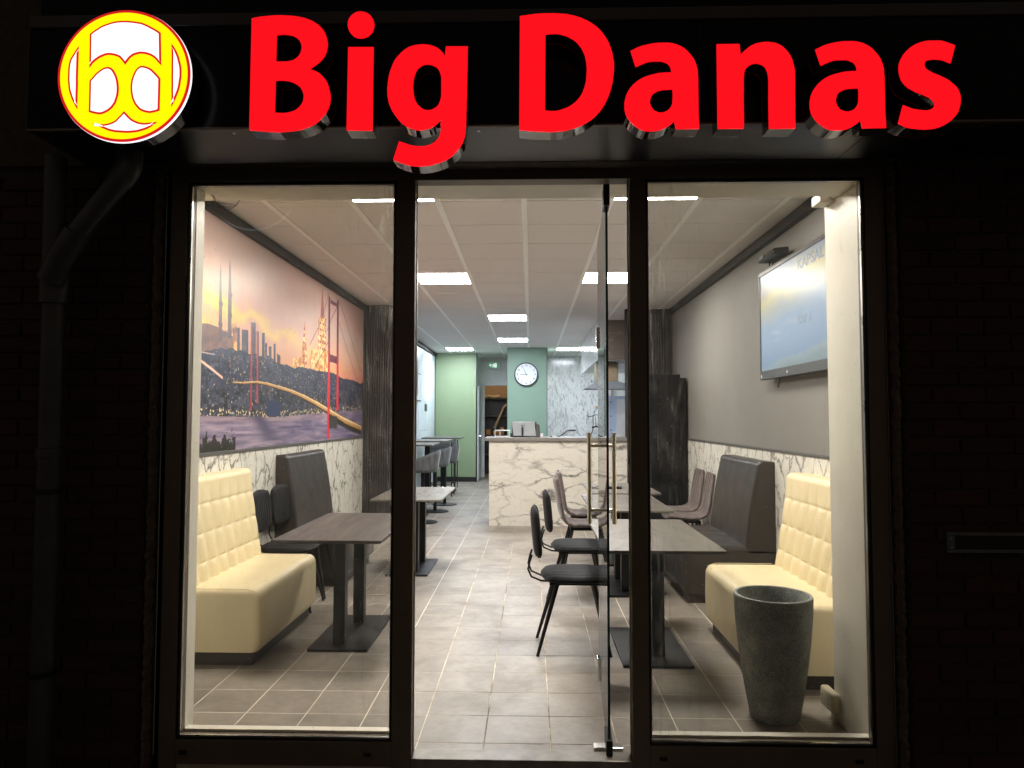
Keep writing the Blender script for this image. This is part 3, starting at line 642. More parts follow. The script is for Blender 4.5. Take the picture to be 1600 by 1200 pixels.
for k in range(3):
    pts = []
    a = random.uniform(-.3, .3)
    for q in range(9):
        s = q / 8
        pts.append((-1.525 + .03 * k * s + .07 * s * s + .012 * math.sin(9 * s + k), 3.28 + .09 * s, 2.520 - .055 * math.sin(PI * s * (.7 + .2 * k)) * (.4 + .35 * k)))
    tag(MB().tube(pts, .0014, 5).build('loose_wire', M['brown_board']), ['shortest loose grey wire end at the top left corner of the left window', 'middle one of the three loose grey wire ends at the top left window corner', 'longest loose grey wire end sagging from the top left window corner'][k], 'wire', 'loose wire ends in the top left window corner')

# marble boards low on both side walls, trims, mouldings
def wains(name, X, face, ya, yb, lab, z1=1.195):
    t = thing(name, lab, 'wall panelling', (X, ya, 0))
    y = ya; cuts = []
    seams = [3.29, 4.54, 5.79, 7.04, 8.29, 9.54]
    e = [ya] + [s for s in seams if ya + .05 < s < yb - .05] + [yb]
    for a, b in zip(e, e[1:]):
        x0, x1 = (0, .009 * face)
        MB().box(x0, a - ya + .0008, .0, x1, b - ya - .0008, z1).bevel(.001, 1).build('marble_panel', M['marble_wall'], t)
    MB().box(0, 0, z1 + .001, .016 * face, yb - ya, z1 + .026).bevel(.002, 1).build('trim_strip', M['grey_trim'], t)
    return t
wains('left_marble_panelling', XL, 1, 3.26, 9.3, 'white marble boards with dark veins low on the left wall under the city mural')
wains('right_marble_panelling', XR, -1, 3.56, 9.68, 'white marble boards with dark veins low on the right wall under the grey paint')
def moulding(X, face, ya, yb, lab):
    t = tag(MB().box(X, ya, ZC - .082, X + .05 * face, yb, ZC - .0065).bevel(.003, 1).build('ceiling_moulding', M['black_trim']), lab, 'moulding')
moulding(XL, 1, 3.44, 9.29, 'black moulding along the top of the city mural on the left')
moulding(XR, -1, 3.56, 9.69, 'black moulding along the top of the grey right wall')

# ------------------------------------------------------------------ city mural (flat print on a board)
def mural_image():
    H_, W_ = 680, 2400
    Y0, Y1, Z0, Z1 = 3.28, 9.29, 1.222, 2.885
    py = Y0 + (np.arange(W_) + .5) / W_ * (Y1 - Y0)
    pz = Z1 - (np.arange(H_) + .5) / H_ * (Z1 - Z0)
    YY, ZZ = np.meshgrid(py, pz)
    rng = np.random.RandomState(3)
    def vn(sy, sz, seed):
        r = np.random.RandomState(seed); out = np.zeros_like(YY); amp = 1; tot = 0
        for o in range(5):
            gy, gz = YY * sy * 2 ** o, ZZ * sz * 2 ** o
            g = r.rand(64, 64)
            iy, iz = np.floor(gy).astype(int), np.floor(gz).astype(int)
            fy, fz = gy - iy, gz - iz; fy = fy * fy * (3 - 2 * fy); fz = fz * fz * (3 - 2 * fz)
            a = g[iz % 64, iy % 64]; b = g[iz % 64, (iy + 1) % 64]; c = g[(iz + 1) % 64, iy % 64]; d = g[(iz + 1) % 64, (iy + 1) % 64]
            out += amp * ((a * (1 - fy) + b * fy) * (1 - fz) + (c * (1 - fy) + d * fy) * fz); tot += amp; amp *= .55
        return out / tot
    def mixc(a, b, t): return a * (1 - t[..., None]) + b * t[..., None]
    def col(*c): return np.array(c, float)[None, None, :] * np.ones(YY.shape + (1,))
    def ss(a, b, x): t = np.clip((x - a) / (b - a), 0, 1); return t * t * (3 - 2 * t)
    def poly(P):
        ins = np.zeros(YY.shape, bool); n = len(P)
        ys_ = [p[0] / 1000 for p in P]; zs_ = [p[1] / 1000 for p in P]
        i0 = max(0, int((min(ys_) - Y0) / (Y1 - Y0) * W_) - 1); i1 = min(W_, int((max(ys_) - Y0) / (Y1 - Y0) * W_) + 2)
        j0 = max(0, int((Z1 - max(zs_)) / (Z1 - Z0) * H_) - 1); j1 = min(H_, int((Z1 - min(zs_)) / (Z1 - Z0) * H_) + 2)
        if i1 <= i0 or j1 <= j0: return ins
        y_, z_ = YY[j0:j1, i0:i1], ZZ[j0:j1, i0:i1]; s = np.zeros(y_.shape, bool)
        for k in range(n):
            ya, za, yb, zb = ys_[k], zs_[k], ys_[(k + 1) % n], zs_[(k + 1) % n]
            if za == zb: continue
            s ^= ((za > z_) != (zb > z_)) & (y_ < (yb - ya) * (z_ - za) / (zb - za) + ya)
        ins[j0:j1, i0:i1] = s
        return ins
    def stroke(pts, wd, c, al=1.0):
        for (a, b), (c_, d) in zip(pts, pts[1:]):
            a, b, c_, d = a / 1000, b / 1000, c_ / 1000, d / 1000
            i0 = max(0, int((min(a, c_) - 2 * wd - Y0) / (Y1 - Y0) * W_)); i1 = min(W_, int((max(a, c_) + 2 * wd - Y0) / (Y1 - Y0) * W_) + 2)
            j0 = max(0, int((Z1 - max(b, d) - 2 * wd) / (Z1 - Z0) * H_)); j1 = min(H_, int((Z1 - min(b, d) + 2 * wd) / (Z1 - Z0) * H_) + 2)
            if i1 <= i0 or j1 <= j0: continue
            y_, z_ = YY[j0:j1, i0:i1], ZZ[j0:j1, i0:i1]
            vx, vz = c_ - a, d - b; L2 = vx * vx + vz * vz + 1e-9
            t = np.clip(((y_ - a) * vx + (z_ - b) * vz) / L2, 0, 1)
            m = (1 - ss(wd * .6, wd * 1.4, np.hypot(y_ - a - t * vx, z_ - b - t * vz)))[..., None] * al
            img[j0:j1, i0:i1] = img[j0:j1, i0:i1] * (1 - m) + np.array(c, float) * m
    def lineseg(pts, wd):
        m = np.zeros(YY.shape)
        for (a, b), (c, d) in zip(pts, pts[1:]):
            a, b, c, d = a / 1000, b / 1000, c / 1000, d / 1000
            vx, vz = c - a, d - b; L2 = vx * vx + vz * vz + 1e-9
            t = np.clip(((YY - a) * vx + (ZZ - b) * vz) / L2, 0, 1)
            m = np.maximum(m, 1 - ss(wd * .6, wd * 1.4, np.hypot(YY - a - t * vx, ZZ - b - t * vz)))
        return m
    n1, n2, n3 = vn(.55, 1.5, 1), vn(2.5, 5, 2), vn(12, 14, 5)
    # evening sky: mauve grey above, peach, a yellow band low on the left, pink low on the right
    h = (ZZ - 1.5) / 1.4
    sky = mixc(col(228, 138, 98), col(230, 176, 146), ss(.0, .45, h))
    sky = mixc(sky, col(206, 178, 170), ss(.4, .9, h + .25 * (n1 - .5) + (YY - 5) * .04))
    sky = mixc(sky, col(214, 160, 150), ss(.45, .75, n1) * .5 * (YY < 20))
    band = np.exp(-((ZZ - (2.15 - (YY - 4.0) * .18) + .25 * (n1 - .5)) / .13) ** 2)
    sky = mixc(sky, col(252, 220, 70), np.clip(band * (1.25 - (YY - 4.2) * .17), 0, 1) * .95)
    band2 = np.exp(-((ZZ - (2.42 - (YY - 4.0) * .10) + .35 * (n2 - .5)) / .07) ** 2)
    sky = mixc(sky, col(246, 208, 104), np.clip(band2 * (1.0 - (YY - 4.4) * .2), 0, 1))
    low = ss(7.0, 9.2, YY) * ss(2.25, 1.75, ZZ)
    sky = mixc(sky, col(222, 120, 112), low * .8)
    sky += (n2 - .5)[..., None] * 16
    img = sky
    hp = [(3200, 1890)] + MURAL['hill'] + [(9500, 1800)]
    hill = np.interp(YY[0], [p[0] / 1000 for p in hp], [p[1] / 1000 for p in hp])[None, :] + (n3 - .5) * .05 + (n2 - .5) * .05
    sp_ = [(3200, 1478)] + MURAL['shore'] + [(9500, 1580)]
    shore = np.interp(YY[0], [p[0] / 1000 for p in sp_], [p[1] / 1000 for p in sp_])[None, :]
    # far buildings and minarets
    for k, P in enumerate(MURAL['bld']):
        m = poly(P)
        c = col(128, 104, 104) if k == 0 else col(84, 84, 100)
        c = c + ((n3 - .5) * 70)[..., None]
        img = np.where(m[..., None], c, img)
    for P in MURAL['minaret']: img = np.where((poly(P) | np.roll(poly(P), 3, 1) | np.roll(poly(P), -3, 1))[..., None], col(98, 90, 96) + ((n3 - .5) * 40)[..., None], img)
    for (y_, zs_) in ((MURAL['minaret'][0][3][0] / 2000 + MURAL['minaret'][0][4][0] / 2000, (2.28, 2.13)), (MURAL['minaret'][1][3][0] / 2000 + MURAL['minaret'][1][4][0] / 2000, (2.37, 2.22))):
        for z_ in zs_:
            m = (abs(YY - y_) < .034) & (abs(ZZ - z_) < .014); img = np.where(m[..., None], col(92, 84, 92), img)
    for k in range(15):
        y_ = 4.62 + k * .045
        m = ((YY - y_) ** 2 + ((ZZ - (1.955 + .012 * k)) * .8) ** 2 < .019 ** 2) ; img = np.where(m[..., None], col(104, 90, 100), img)
    for y0 in (4.90, 5.22):
        tr = np.exp(-(((YY - y0) / .07) ** 2 + ((ZZ - 2.06) / .11) ** 2)) * (n3 > .52)
        img = mixc(img, col(132, 88, 70), np.clip(tr * 1.1, 0, 1) * .7)
    for k, P in enumerate(MURAL['castle']):
        m = poly(P)
        rows = (np.sin(ZZ * 95) > .55) & (np.sin(YY * 70) > -.2)
        n4_ = vn(22, 26, 21); c = mixc(col(196, 118, 70), col(252, 222, 150), np.clip((n4_ - .34) * 3.4, 0, 1))
        c = np.where((rows & (k in (3, 1)))[..., None], col(150, 84, 58), c)
        if k == 4: c = col(172, 104, 92) + ((n3 - .5) * 50)[..., None]
        img = np.where(m[..., None], c, img)
    # dark hillside with lights
    land = (ZZ < hill)
    base = mixc(col(48, 54, 76), col(82, 86, 108), np.clip((n2 - .35) * 2, 0, 1)) + ((n3 - .5) * 46)[..., None]
    img = np.where(land[..., None], base, img)
    L = rng.rand(H_, W_)
    dens = .010 + .02 * np.exp(-((ZZ - shore - .06) / .06) ** 2)
    lit = land & (L < dens * .2) & (ZZ > shore)
    for sx_, sz_ in ((1, 0), (2, 0), (0, 1), (1, 1), (2, 1)): lit = lit | (np.roll(np.roll(lit, sx_, 1), sz_, 0) & (rng.rand(H_, W_) < .55) & land)
    lc = np.where((rng.rand(H_, W_) < .5)[..., None], col(236, 214, 160), col(190, 196, 214))
    img = np.where(lit[..., None], lc, img)
    rects = []
    for k in range(260):
        y_, z_ = rng.uniform(3.3, 9.2), rng.uniform(0, .5)
        s_ = float(np.interp(y_, [p[0] / 1000 for p in sp_], [p[1] / 1000 for p in sp_]))
        hh = float(np.interp(y_, [p[0] / 1000 for p in hp], [p[1] / 1000 for p in hp]))
        zc = s_ + .02 + (hh - s_ - .1) * z_
        a, b = rng.uniform(.02, .06), rng.uniform(.015, .04)
        g = rng.uniform(30, 90); rects.append((y_, zc, a, b, (g * .8, g * .85, g)))
    def rect(y_, z_, a, b, c):
        i0, i1 = int((y_ - a - Y0) / (Y1 - Y0) * W_), int((y_ + a - Y0) / (Y1 - Y0) * W_) + 1
        j0, j1 = int((Z1 - z_ - b) / (Z1 - Z0) * H_), int((Z1 - z_ + b) / (Z1 - Z0) * H_) + 1
        i0, j0 = max(0, i0), max(0, j0)
        img[j0:j1, i0:i1] = np.array(c)
    for r_ in rects: rect(*r_)
    for k in range(2600):      # the packed houses of the hillside with lit windows
        y_ = rng.uniform(3.3, 9.2)
        s_ = float(np.interp(y_, [p[0] / 1000 for p in sp_], [p[1] / 1000 for p in sp_]))
        hh = float(np.interp(y_, [p[0] / 1000 for p in hp], [p[1] / 1000 for p in hp]))
        q = rng.rand() ** 1.8
        z_ = s_ + .015 + (hh - s_ - .05) * q
        a, b = rng.uniform(.008, .034) * (1.1 - .5 * q), rng.uniform(.006, .022) * (1.1 - .5 * q)
        g = rng.uniform(40, 104)
        rect(y_, z_, a, b, (g * .9, g * .93, g * 1.12))
        if rng.rand() < .22:
            lc_ = [(246, 216, 150), (206, 210, 226), (236, 150, 90), (250, 240, 206)][rng.randint(4)]
            for q_ in range(rng.randint(1, 3)): rect(y_ + rng.uniform(-a, a), z_ + rng.uniform(-b, b), .0036, .0036, lc_)
    for k in range(230):       # quay lamps and their reflections
        y_ = rng.uniform(3.3, 9.2); s_ = float(np.interp(y_, [p[0] / 1000 for p in sp_], [p[1] / 1000 for p in sp_]))
        rect(y_, s_ + rng.uniform(.0, .05), .006, .006, (250, 226, 170))
        if rng.rand() < .5: rect(y_, s_ - rng.uniform(.01, .05), .004, .012, (196, 176, 186))
    m = poly([(5900, 1475), (6230, 1475), (6230, 1600), (5900, 1600)])
    img = np.where(m[..., None], col(52, 62, 96), img)
    # water
    wat = (ZZ < shore)
    rip = vn(3, 40, 9)
    wc = mixc(col(96, 88, 122), col(176, 158, 176), np.clip((rip - .3) * 1.7 + (n1 - .5) * .8, 0, 1))
    wc = mixc(wc, col(206, 164, 152), np.exp(-((ZZ - shore) / .05) ** 2) * .3)
    img = np.where(wat[..., None], wc, img)
    sm = np.exp(-(((YY - 5.75 - (1.45 - ZZ) * 1.6) / .16) ** 2)) * ss(1.22, 1.36, ZZ) * wat
    img = mixc(img, col(74, 68, 100), np.clip(sm, 0, 1) * .8)
    # light trail at the left, bridge
    stroke([(4640, 1860), (4860, 1800), (5030, 1750)], .010, (250, 200, 180), 1.0)
    stroke([(4560, 1905), (4900, 1905)], .004, (240, 210, 190), .8)
    for P in MURAL['cab']: stroke(P, .0055, (70, 56, 70), .8)
    for P in MURAL['ftow']: img = np.where(poly(P)[..., None], col(196, 66, 74), img)
    dk = poly(MURAL['dark']); img = np.where(dk[..., None], col(62, 62, 64), img)
    D_ = MURAL['deck']
    for (a, b), (c, d) in zip(D_, D_[1:]):
        u = (a - D_[0][0]) / (D_[-1][0] - D_[0][0])
        wd = .006 + .032 * u
        stroke([(a, b - 1000 * wd), (c, d - 1000 * wd)], wd * 1.0, (58, 52, 52), 1.0)
        stroke([(a, b), (c, d)], wd, (236, 170, 84), 1.0)
        stroke([(a, b + 450 * wd), (c, d + 450 * wd)], wd * .22, (255, 244, 206), 1.0)
        stroke([(a, b + 100 * wd), (c, d + 100 * wd)], wd * .12, (120, 60, 40), .9)
        stroke([(a, b - 150 * wd), (c, d - 150 * wd)], wd * .12, (255, 232, 170), 1.0)
        stroke([(a, b - 400 * wd), (c, d - 400 * wd)], wd * .14, (150, 90, 50), .8)
    for k, P in enumerate(MURAL['tow']):
        c = mixc(col(96, 50, 66), col(222, 52, 70), ss(2.5, 1.9, ZZ)) if k < 2 else (col(120, 62, 76) if k < 4 else col(66, 66, 66))
        img = np.where(poly(P)[..., None], c, img)
    for k in range(34):       # hangers
        y_ = 5.3 + k * .072
        zt = float(np.interp(y_, [5.3, 6.4, 7.4, 7.75], [1.80, 1.70, 1.85, 2.2])); zb = float(np.interp(y_, [p[0] / 1000 for p in D_], [p[1] / 1000 for p in D_]))
        m = (abs(YY - y_) < .0035) & (ZZ < zt) & (ZZ > zb); img = np.where(m[..., None], img * .6 + 60, img)
    bz = 1.262 + .055 * np.abs(np.sin(YY * 21 + 3 * n2)) ** 3 + (vn(40, 40, 11) - .5) * .16
    bush = (ZZ < bz + .03) & (YY < 5.28); img = np.where(bush[..., None], col(34, 34, 32) + ((n3 - .5) * 40)[..., None], img)
    img += rng.randn(H_, W_, 1) * 1.5
    img = np.clip(img, 0, 255) / 255
    out = np.ones((H_, W_, 4), np.float32); out[..., :3] = img[::-1]
    im = bpy.data.images.new('evening_city_print', W_, H_)
    im.pixels.foreach_set(out.ravel()); im.update(); im.pack()
    return im, (Y0, Y1, Z0, Z1)

im, (my0, my1, mz0, mz1) = mural_image()
t = NT('mural_print')
tx = t.n('ShaderNodeTexImage'); tx.image = im; tx.extension = 'EXTEND'
t.l(tx.outputs[0], t.b.inputs['Base Color'])
t.b.inputs['Roughness'].default_value = .35
M['mural'] = t.m
bm = bmesh.new(); uv = bm.loops.layers.uv.new('UVMap')
th = .005
v = [bm.verts.new(p) for p in ((th, my0, mz0), (th, my1, mz0), (th, my1, mz1), (th, my0, mz1), (0, my0, mz0), (0, my1, mz0), (0, my1, mz1), (0, my0, mz1))]
for f in ((0, 1, 2, 3), (4, 7, 6, 5), (0, 4, 5, 1), (1, 5, 6, 2), (2, 6, 7, 3), (3, 7, 4, 0)):
    fc = bm.faces.new([v[i] for i in f])
    for lp in fc.loops: lp[uv].uv = ((lp.vert.co.y - my0) / (my1 - my0), (lp.vert.co.z - mz0) / (mz1 - mz0))
me = bpy.data.meshes.new('wall_mural'); bm.to_mesh(me); bm.free(); me.materials.append(M['mural'])
o = link('wall_mural', me, None, (XL, 0, 0))
tag(o, 'large printed mural of a bridge and city skyline at sunset on the left wall', 'mural')

# ------------------------------------------------------------------ slatted partitions
def slats(name, x0, x1, Y, n, lab):
    t = thing(name, lab, 'slatted panel', ((x0 + x1) / 2, Y, 0))
    hw = (x1 - x0) / 2
    MB().box(-hw, .012, 0, hw, .10, ZC - .001).build('backing', M['felt'], t)
    p = 2 * hw / n
    me = MB().box(-p * .36, -.012, .001, p * .36, .011, ZC - .002).bevel(.0015, 1).mesh('slat', M['slat'])
    for k in range(n): link('slat', me, t, (-hw + p * (k + .5), 0, 0))
slats('slatted_partition', XL, -1.62, 9.31, 19, 'dark grey brown slatted partition beyond the mural on the left')
slats('slatted_partition', 1.30, XR, 9.71, 18, 'dark grey brown slatted partition behind the black cupboard on the right')

# ------------------------------------------------------------------ back of the room
t = thing('green_wall_panel', 'pale green wall panel with black skirting at the back left', 'wall panel', (-1.71, 16.3, 0))
MB().box(-.5, 0, .11, .44, .04, ZC - .001).build('panel', M['green'], t)
MB().box(-.5, -.012, 0, .44, .04, .108).build('skirting', M['black_trim'], t)
MB().box(.441, -.006, 0, .466, .05, ZC - .001).build('edge_strip', M['black_trim'], t)
MB().box(-.52, -.03, .0, -.501, .0, ZC - .001).build('edge_strip', M['black_trim'], t)
struct('back_partition', MB().box(XL, 16.341, 0, -1.27, 17.55, ZC), W)
bw = MB().box(-1.30, 17.6, 0, -1.16, 17.7, ZC).box(-.56, 17.6, 0, -.30, 17.7, ZC).box(-1.16, 17.6, 2.27, -.56, 17.7, ZC)
struct('back_wall', bw, W)
t = thing('door_frame', 'white painted frame of the open storeroom doorway', 'door frame', (-.86, 17.58, 0))
MB().box(-.36, -.03, 0, -.29, .019, 2.34).bevel(.004, 1).build('jamb', M['white_plastic'], t)
MB().box(-.289, -.03, 2.27, .30, .019, 2.34).bevel(.004, 1).build('head', M['white_plastic'], t)
t = thing('storeroom_door', 'white door standing open beside the pale green panel', 'door', (-1.235, 16.42, 0))
MB().box(-.02, .0, .01, .02, .88, 2.2).bevel(.003, 1).build('leaf', M['white_plastic'], t)
MB().tube([(.021, .08, 1.04), (.06, .08, 1.04), (.06, .2, 1.04)], .009, 8).build('handle', M['chrome'], t)
struct('storeroom_wall', MB().box(-2.2, 18.9, 0, -.1, 19.0, 2.9).box(-2.2, 17.7, 0, -2.1, 18.9, 2.9).box(-.15, 17.7, 0, -.05, 18.9, 2.9), M['beige'])
t = thing('storage_rack', 'dark shelving rack seen through the storeroom doorway', 'shelving', (-.85, 18.4, 0))
for z in (.5, 1.0, 1.5, 1.95): MB().box(-.5, -.2, z, .5, .2, z + .03).build('shelf', M['brown_board'], t)
for x in (-.5, .5): MB().box(x - .02, -.2, 0, x + .02, .2, 2.0).build('upright', M['brown_board'], t)
MB().box(-.5, .2, 0, .5, .22, 2.0).build('back_panel', M['black_plastic'], t)
for k, (x, z, wd, h) in enumerate([(-.25, 1.03, .12, .14), (-.05, 1.03, .16, .10), (.1, 1.03, .1, .2)]):
    tag(MB().box(x - wd / 2, -.12, z + .001, x + wd / 2, .08, z + h).bevel(.01, 1).build('paper_bag', M['amber'], None, loc=(-.85, 18.4, 0)), ['small kraft paper pack at the left of the storeroom shelf', 'wide low kraft paper pack in the middle of the storeroom shelf', 'tall kraft paper pack at the right of the storeroom shelf'][k], 'paper pack', 'kraft paper packs on the storeroom shelf')
pts = [(.33, -.3, 1.95), (.3, -.3, 1.85), (.16, -.3, 1.75), (.05, -.3, 1.5), (-.08, -.3, 1.2)]
tag(MB().tube(pts, .03, 8).build('hose', M['beige'], None, smooth=True, loc=(-.85, 18.4, 0)), 'beige flexible hose hanging in front of the storeroom rack', 'hose')
tag(MB().tube([(-.35, -.24, 1.98), (-.25, -.26, 2.03), (-.1, -.24, 2.0), (.05, -.26, 2.02)], .035, 8).build('rolled_cloth', M['beige'], None, smooth=True, loc=(-.85, 18.4, 0)), 'pale rolled cloth lying on top of the storeroom rack', 'cloth')

t = thing('exit_sign', 'small green and white emergency exit sign over the storeroom doorway', 'exit sign', (-.93, 17.56, 2.78))
MB().box(-.17, 0, -.11, .17, .04, .09).bevel(.006, 1).build('housing', M['white_plastic'], t)
MB().box(-.135, -.003, -.075, .135, -.0005, .065).build('green_face', emit('exit_green', lin(70, 130, 96), .8), t)
wf = emit('exit_white', (.8, .85, .82, 1), .9)
MB().prism([(.02, -.055), (.075, -.055), (.075, .045), (.02, .045)], -.006, -.0035).build('door_pictogram', wf, t)
MB().prism([(-.11, 0), (-.07, .04), (-.07, .015), (-.05, .015), (-.05, -.015), (-.07, -.015), (-.07, -.04)], -.006, -.0035).build('arrow', wf, t)
MB().prism([(-.04, -.05), (-.025, -.055), (-.01, -.01), (.0, -.05), (.012, -.05), (.005, .01), (.014, .02), (-.005, .04), (-.03, .02), (-.032, .012), (-.012, .018), (-.022, -.01)], -.006, -.0035).build('running_figure', wf, t)

t = thing('clock_column', 'square sea green column that carries the wall clock', 'column', (-.085, 15.0, 0))
MB().box(-.415, .0, 0, .42, 2.1, ZC - .001).build('shaft', M['green2'], t)
for s in (-.418, .421): MB().box(s - .004 if s < 0 else s + .001, -.006, 0, s - .002 + (0 if s < 0 else .014), .012, ZC - .001).build('edge_strip', M['black_trim'], t)
t = thing('wall_clock', 'round white wall clock with thin black hands on the green column', 'clock', (-.10, 14.98, 2.39))
R_ = .25
def ring(prof, name, mat, par, loc=None):
    mb = MB().lathe(prof, 48)
    for vv in mb.bm.verts: vv.co = Vector((vv.co.x, -vv.co.z, vv.co.y))
    return mb.build(name, mat, par, smooth=True, loc=loc, ang=.5)
ring([(R_ - .012, 0), (R_, 0), (R_, .035), (R_ - .008, .042), (R_ - .018, .034), (R_ - .018, .02)], 'rim', M['black_plastic'], t)
ring([(0, .024), (R_ - .017, .024), (R_ - .017, .01), (0, .01)], 'dial', plain('clock_dial', lin(228, 232, 238), .5, 0, .02, 5, 0), t)
def text_mesh(s, size, name, mat, parent, loc, rot=(PI / 2, 0, 0), ext=.0006, bold=0.0, sx=1):
    cu = bpy.data.curves.new('txt', 'FONT'); cu.body = s; cu.size = size; cu.align_x = 'CENTER'; cu.align_y = 'CENTER'; cu.extrude = ext; cu.offset = bold; cu.resolution_u = 3
    ob = bpy.data.objects.new('txt', cu); C.objects.link(ob)
    dg = bpy.context.evaluated_depsgraph_get(); dg.update()
    me = bpy.data.meshes.new_from_object(ob.evaluated_get(dg)); bpy.data.objects.remove(ob); bpy.data.curves.remove(cu)
    me.materials.clear(); me.materials.append(mat)
    o = link(name, me, parent, loc); o.rotation_euler = rot; o.scale = (sx, 1, 1)
    return o
for k in range(1, 13):
    a = PI / 2 - k * PI / 6
    text_mesh(str(k), .052, 'numeral', M['black_plastic'], t, (math.cos(a) * .188, -.026, math.sin(a) * .188), bold=.0006)
tk = MB()
for k in range(60):
    a = k * PI / 30; c, s = math.cos(a), math.sin(a); r0 = .214 if k % 5 == 0 else .219
    tk.tube([(c * r0, -.0265, s * r0), (c * .225, -.0265, s * .225)], .0012, 4)
tk.build('tick_marks', M['black_plastic'], t)['kind'] = 'stuff'
def hand(a, L, tail, w_, nm):
    c, s = math.cos(a), math.sin(a)
    P = [(-c * tail - s * w_, -s * tail + c * w_), (-c * tail + s * w_, -s * tail - c * w_), (c * L + s * w_ * .5, s * L - c * w_ * .5), (c * L - s * w_ * .5, s * L + c * w_ * .5)]
    MB().prism(P, -.030, -.028).build(nm, M['black_plastic'], t)
hand(PI + .03, .13, .03, .006, 'hour_hand'); hand(PI / 2 + .42, .185, .035, .0045, 'minute_hand')
MB().tube([(0, -.033, 0), (0, -.024, 0)], .009, 12).build('hub', M['black_plastic'], t)

struct('kitchen_wall', MB().box(.336, 17.15, 0, XR, 17.25, ZC), W)
t = thing('kitchen_wall_cladding', 'grey streaked polished stone panels behind the kitchen', 'wall cladding', (.336, 17.13, 0))
for a, b in ((0.002, .40), (.403, 1.0), (1.003, 1.60)):
    MB().box(a, 0, 0, b, .018, ZC - .001).bevel(.001, 1).build('stone_panel', M['grey_stone'], t)
t = thing('ceiling_bulkhead', 'stone clad bulkhead hanging from the ceiling above the cooker hood', 'bulkhead', (1.43, 10.8, 2.35))
MB().box(-.395, .02, .02, .505, 3.5, ZC - 2.351).build('box', M['white_wall'], t)
MB().box(-.41, 0, .0, -.396, 3.5, ZC - 2.351).build('side_panel', M['grey_stone'], t)
MB().box(-.395, 0, .0, .505, .018, ZC - 2.351).build('front_panel', M['brown_stone'], t)
t = thing('cooker_hood', 'stainless steel cooker hood with square flue under the bulkhead', 'cooker hood', (1.25, 11.3, 1.93))
MB().box(-.21, .0, .12, .14, .35, .418).bevel(.003, 1).build('flue', plain('brassy_steel', (.40, .33, .23), .3, .9, .08, 12, .03), t)
MB().hexa([(-.40, -.12, 0), (.5, -.12, 0), (.5, .5, 0), (-.40, .5, 0), (-.21, -.0, .12), (.14, -.0, .12), (.14, .35, .12), (-.21, .35, .12)]).build('canopy', M['grey_plastic'], t)
t = thing('refrigerator', 'pale blue white tall fridge side with small bolts behind the glass door', 'fridge', (1.62, 12.6, 0))
MB().box(-.27, 0, 0, .3, .6, 1.86).bevel(.01, 1).build('body', plain('pale_blue_enamel', lin(176, 192, 216), .4, 0, .04, 5, .03), t)
for z in (1.75, 1.5, 1.25): MB().tube([(-.2, -.006, z), (-.2, .01, z)], .012, 8).build('bolt', M['black_plastic'], t)
MB().box(-.1, -.02, .1, .3, -.001, 1.8).build('door', M['white_plastic'], t)

# left back wall: pale tiles
def pale_tile():
    t = NT('pale_blue_grey_tile'); v = t.coord()
    n = t.noise(v, 2.2, 6, .6, 1.0)
    t.l(t.ramp(n.outputs[0], [(.3, lin(190, 200, 208)), (.6, lin(214, 222, 228)), (.72, lin(180, 190, 198))]), t.b.inputs['Base Color'])
    t.b.inputs['Roughness'].default_value = .36
    return t.m
M['pale_tile'] = pale_tile()
t = thing('tiled_wall_cladding', 'pale blue grey polished tiles on the far left wall behind the bar tables', 'wall tiling', (XL, 9.42, 0))
for r in range(5):
    y = 0.0 - (.3 if r % 2 else 0)
    while y < 6.85:
        a, b = max(0, y), min(6.85, y + .9)
        if b - a > .02: MB().box(0.0, a + .002, r * .6 + .002, .01, b - .002, min(ZC - .09, r * .6 + .598)).bevel(.0015, 1).build('wall_tile', M['pale_tile'], t)
        y += .9
moulding(XL, 1, 9.42, 16.26, 'thin dark moulding above the pale tiles at the far left')
t = thing('wall_screen', 'flat black screen hung high on the far left tiled wall', 'television', (XL + .012, 13.5, 2.06))
MB().box(0, -.42, -.27, .05, .42, .27).bevel(.006, 1).build('casing', M['black_plastic'], t)
MB().box(.0505, -.40, -.25, .052, .40, .25).build('panel', M['white_plastic'], t)
o = tag(MB().box(0, -.14, -.075, .012, .14, .075).bevel(.004, 1).build('wall_socket', M['black_plastic'], None, loc=(XL + .011, 14.85, 1.68)), 'black rectangular socket plate on the far left tiled wall', 'wall socket')

# ------------------------------------------------------------------ counter
t = thing('service_counter', 'long counter clad in cream marble boards with a grey stone top', 'counter', (-.57, 9.65, 0))
MB().box(.02, .02, 0, 2.50, .62, 1.15).build('carcass', M['white_wall'], t)
for a, b in ((.0, 1.25), (1.252, 2.505)):
    MB().box(a, 0, .0, b, .018, 1.15).bevel(.001, 1).build('front_panel', M['marble_counter'], t)
MB().box(0, .0185, 0, .0195, .62, 1.15).build('end_panel', M['marble_counter'], t)
MB().box(-.06, -.04, 1.151, 2.505, .66, 1.196).bevel(.004, 2).build('worktop', M['counter_top'], t)
CT = 1.197
t = thing('till_monitor', 'silver till monitor seen from behind on the counter', 'till', (-.10, 9.92, CT))
MB().hexa([(-.10, -.02, .0), (.12, -.02, .0), (.12, .14, .0), (-.10, .14, .0), (-.04, .0, .10), (.06, .0, .10), (.06, .05, .10), (-.04, .05, .10)]).build('foot', M['grey_plastic'], t)
MB().hexa([(-.145, -.07, .015), (.175, -.07, .015), (.15, .01, .02), (-.12, .01, .02), (-.17, -.03, .215), (.155, -.03, .215), (.13, .05, .205), (-.145, .05, .205)]).bevel(.008, 2).build('rear_casing', M['grey_plastic'], t)
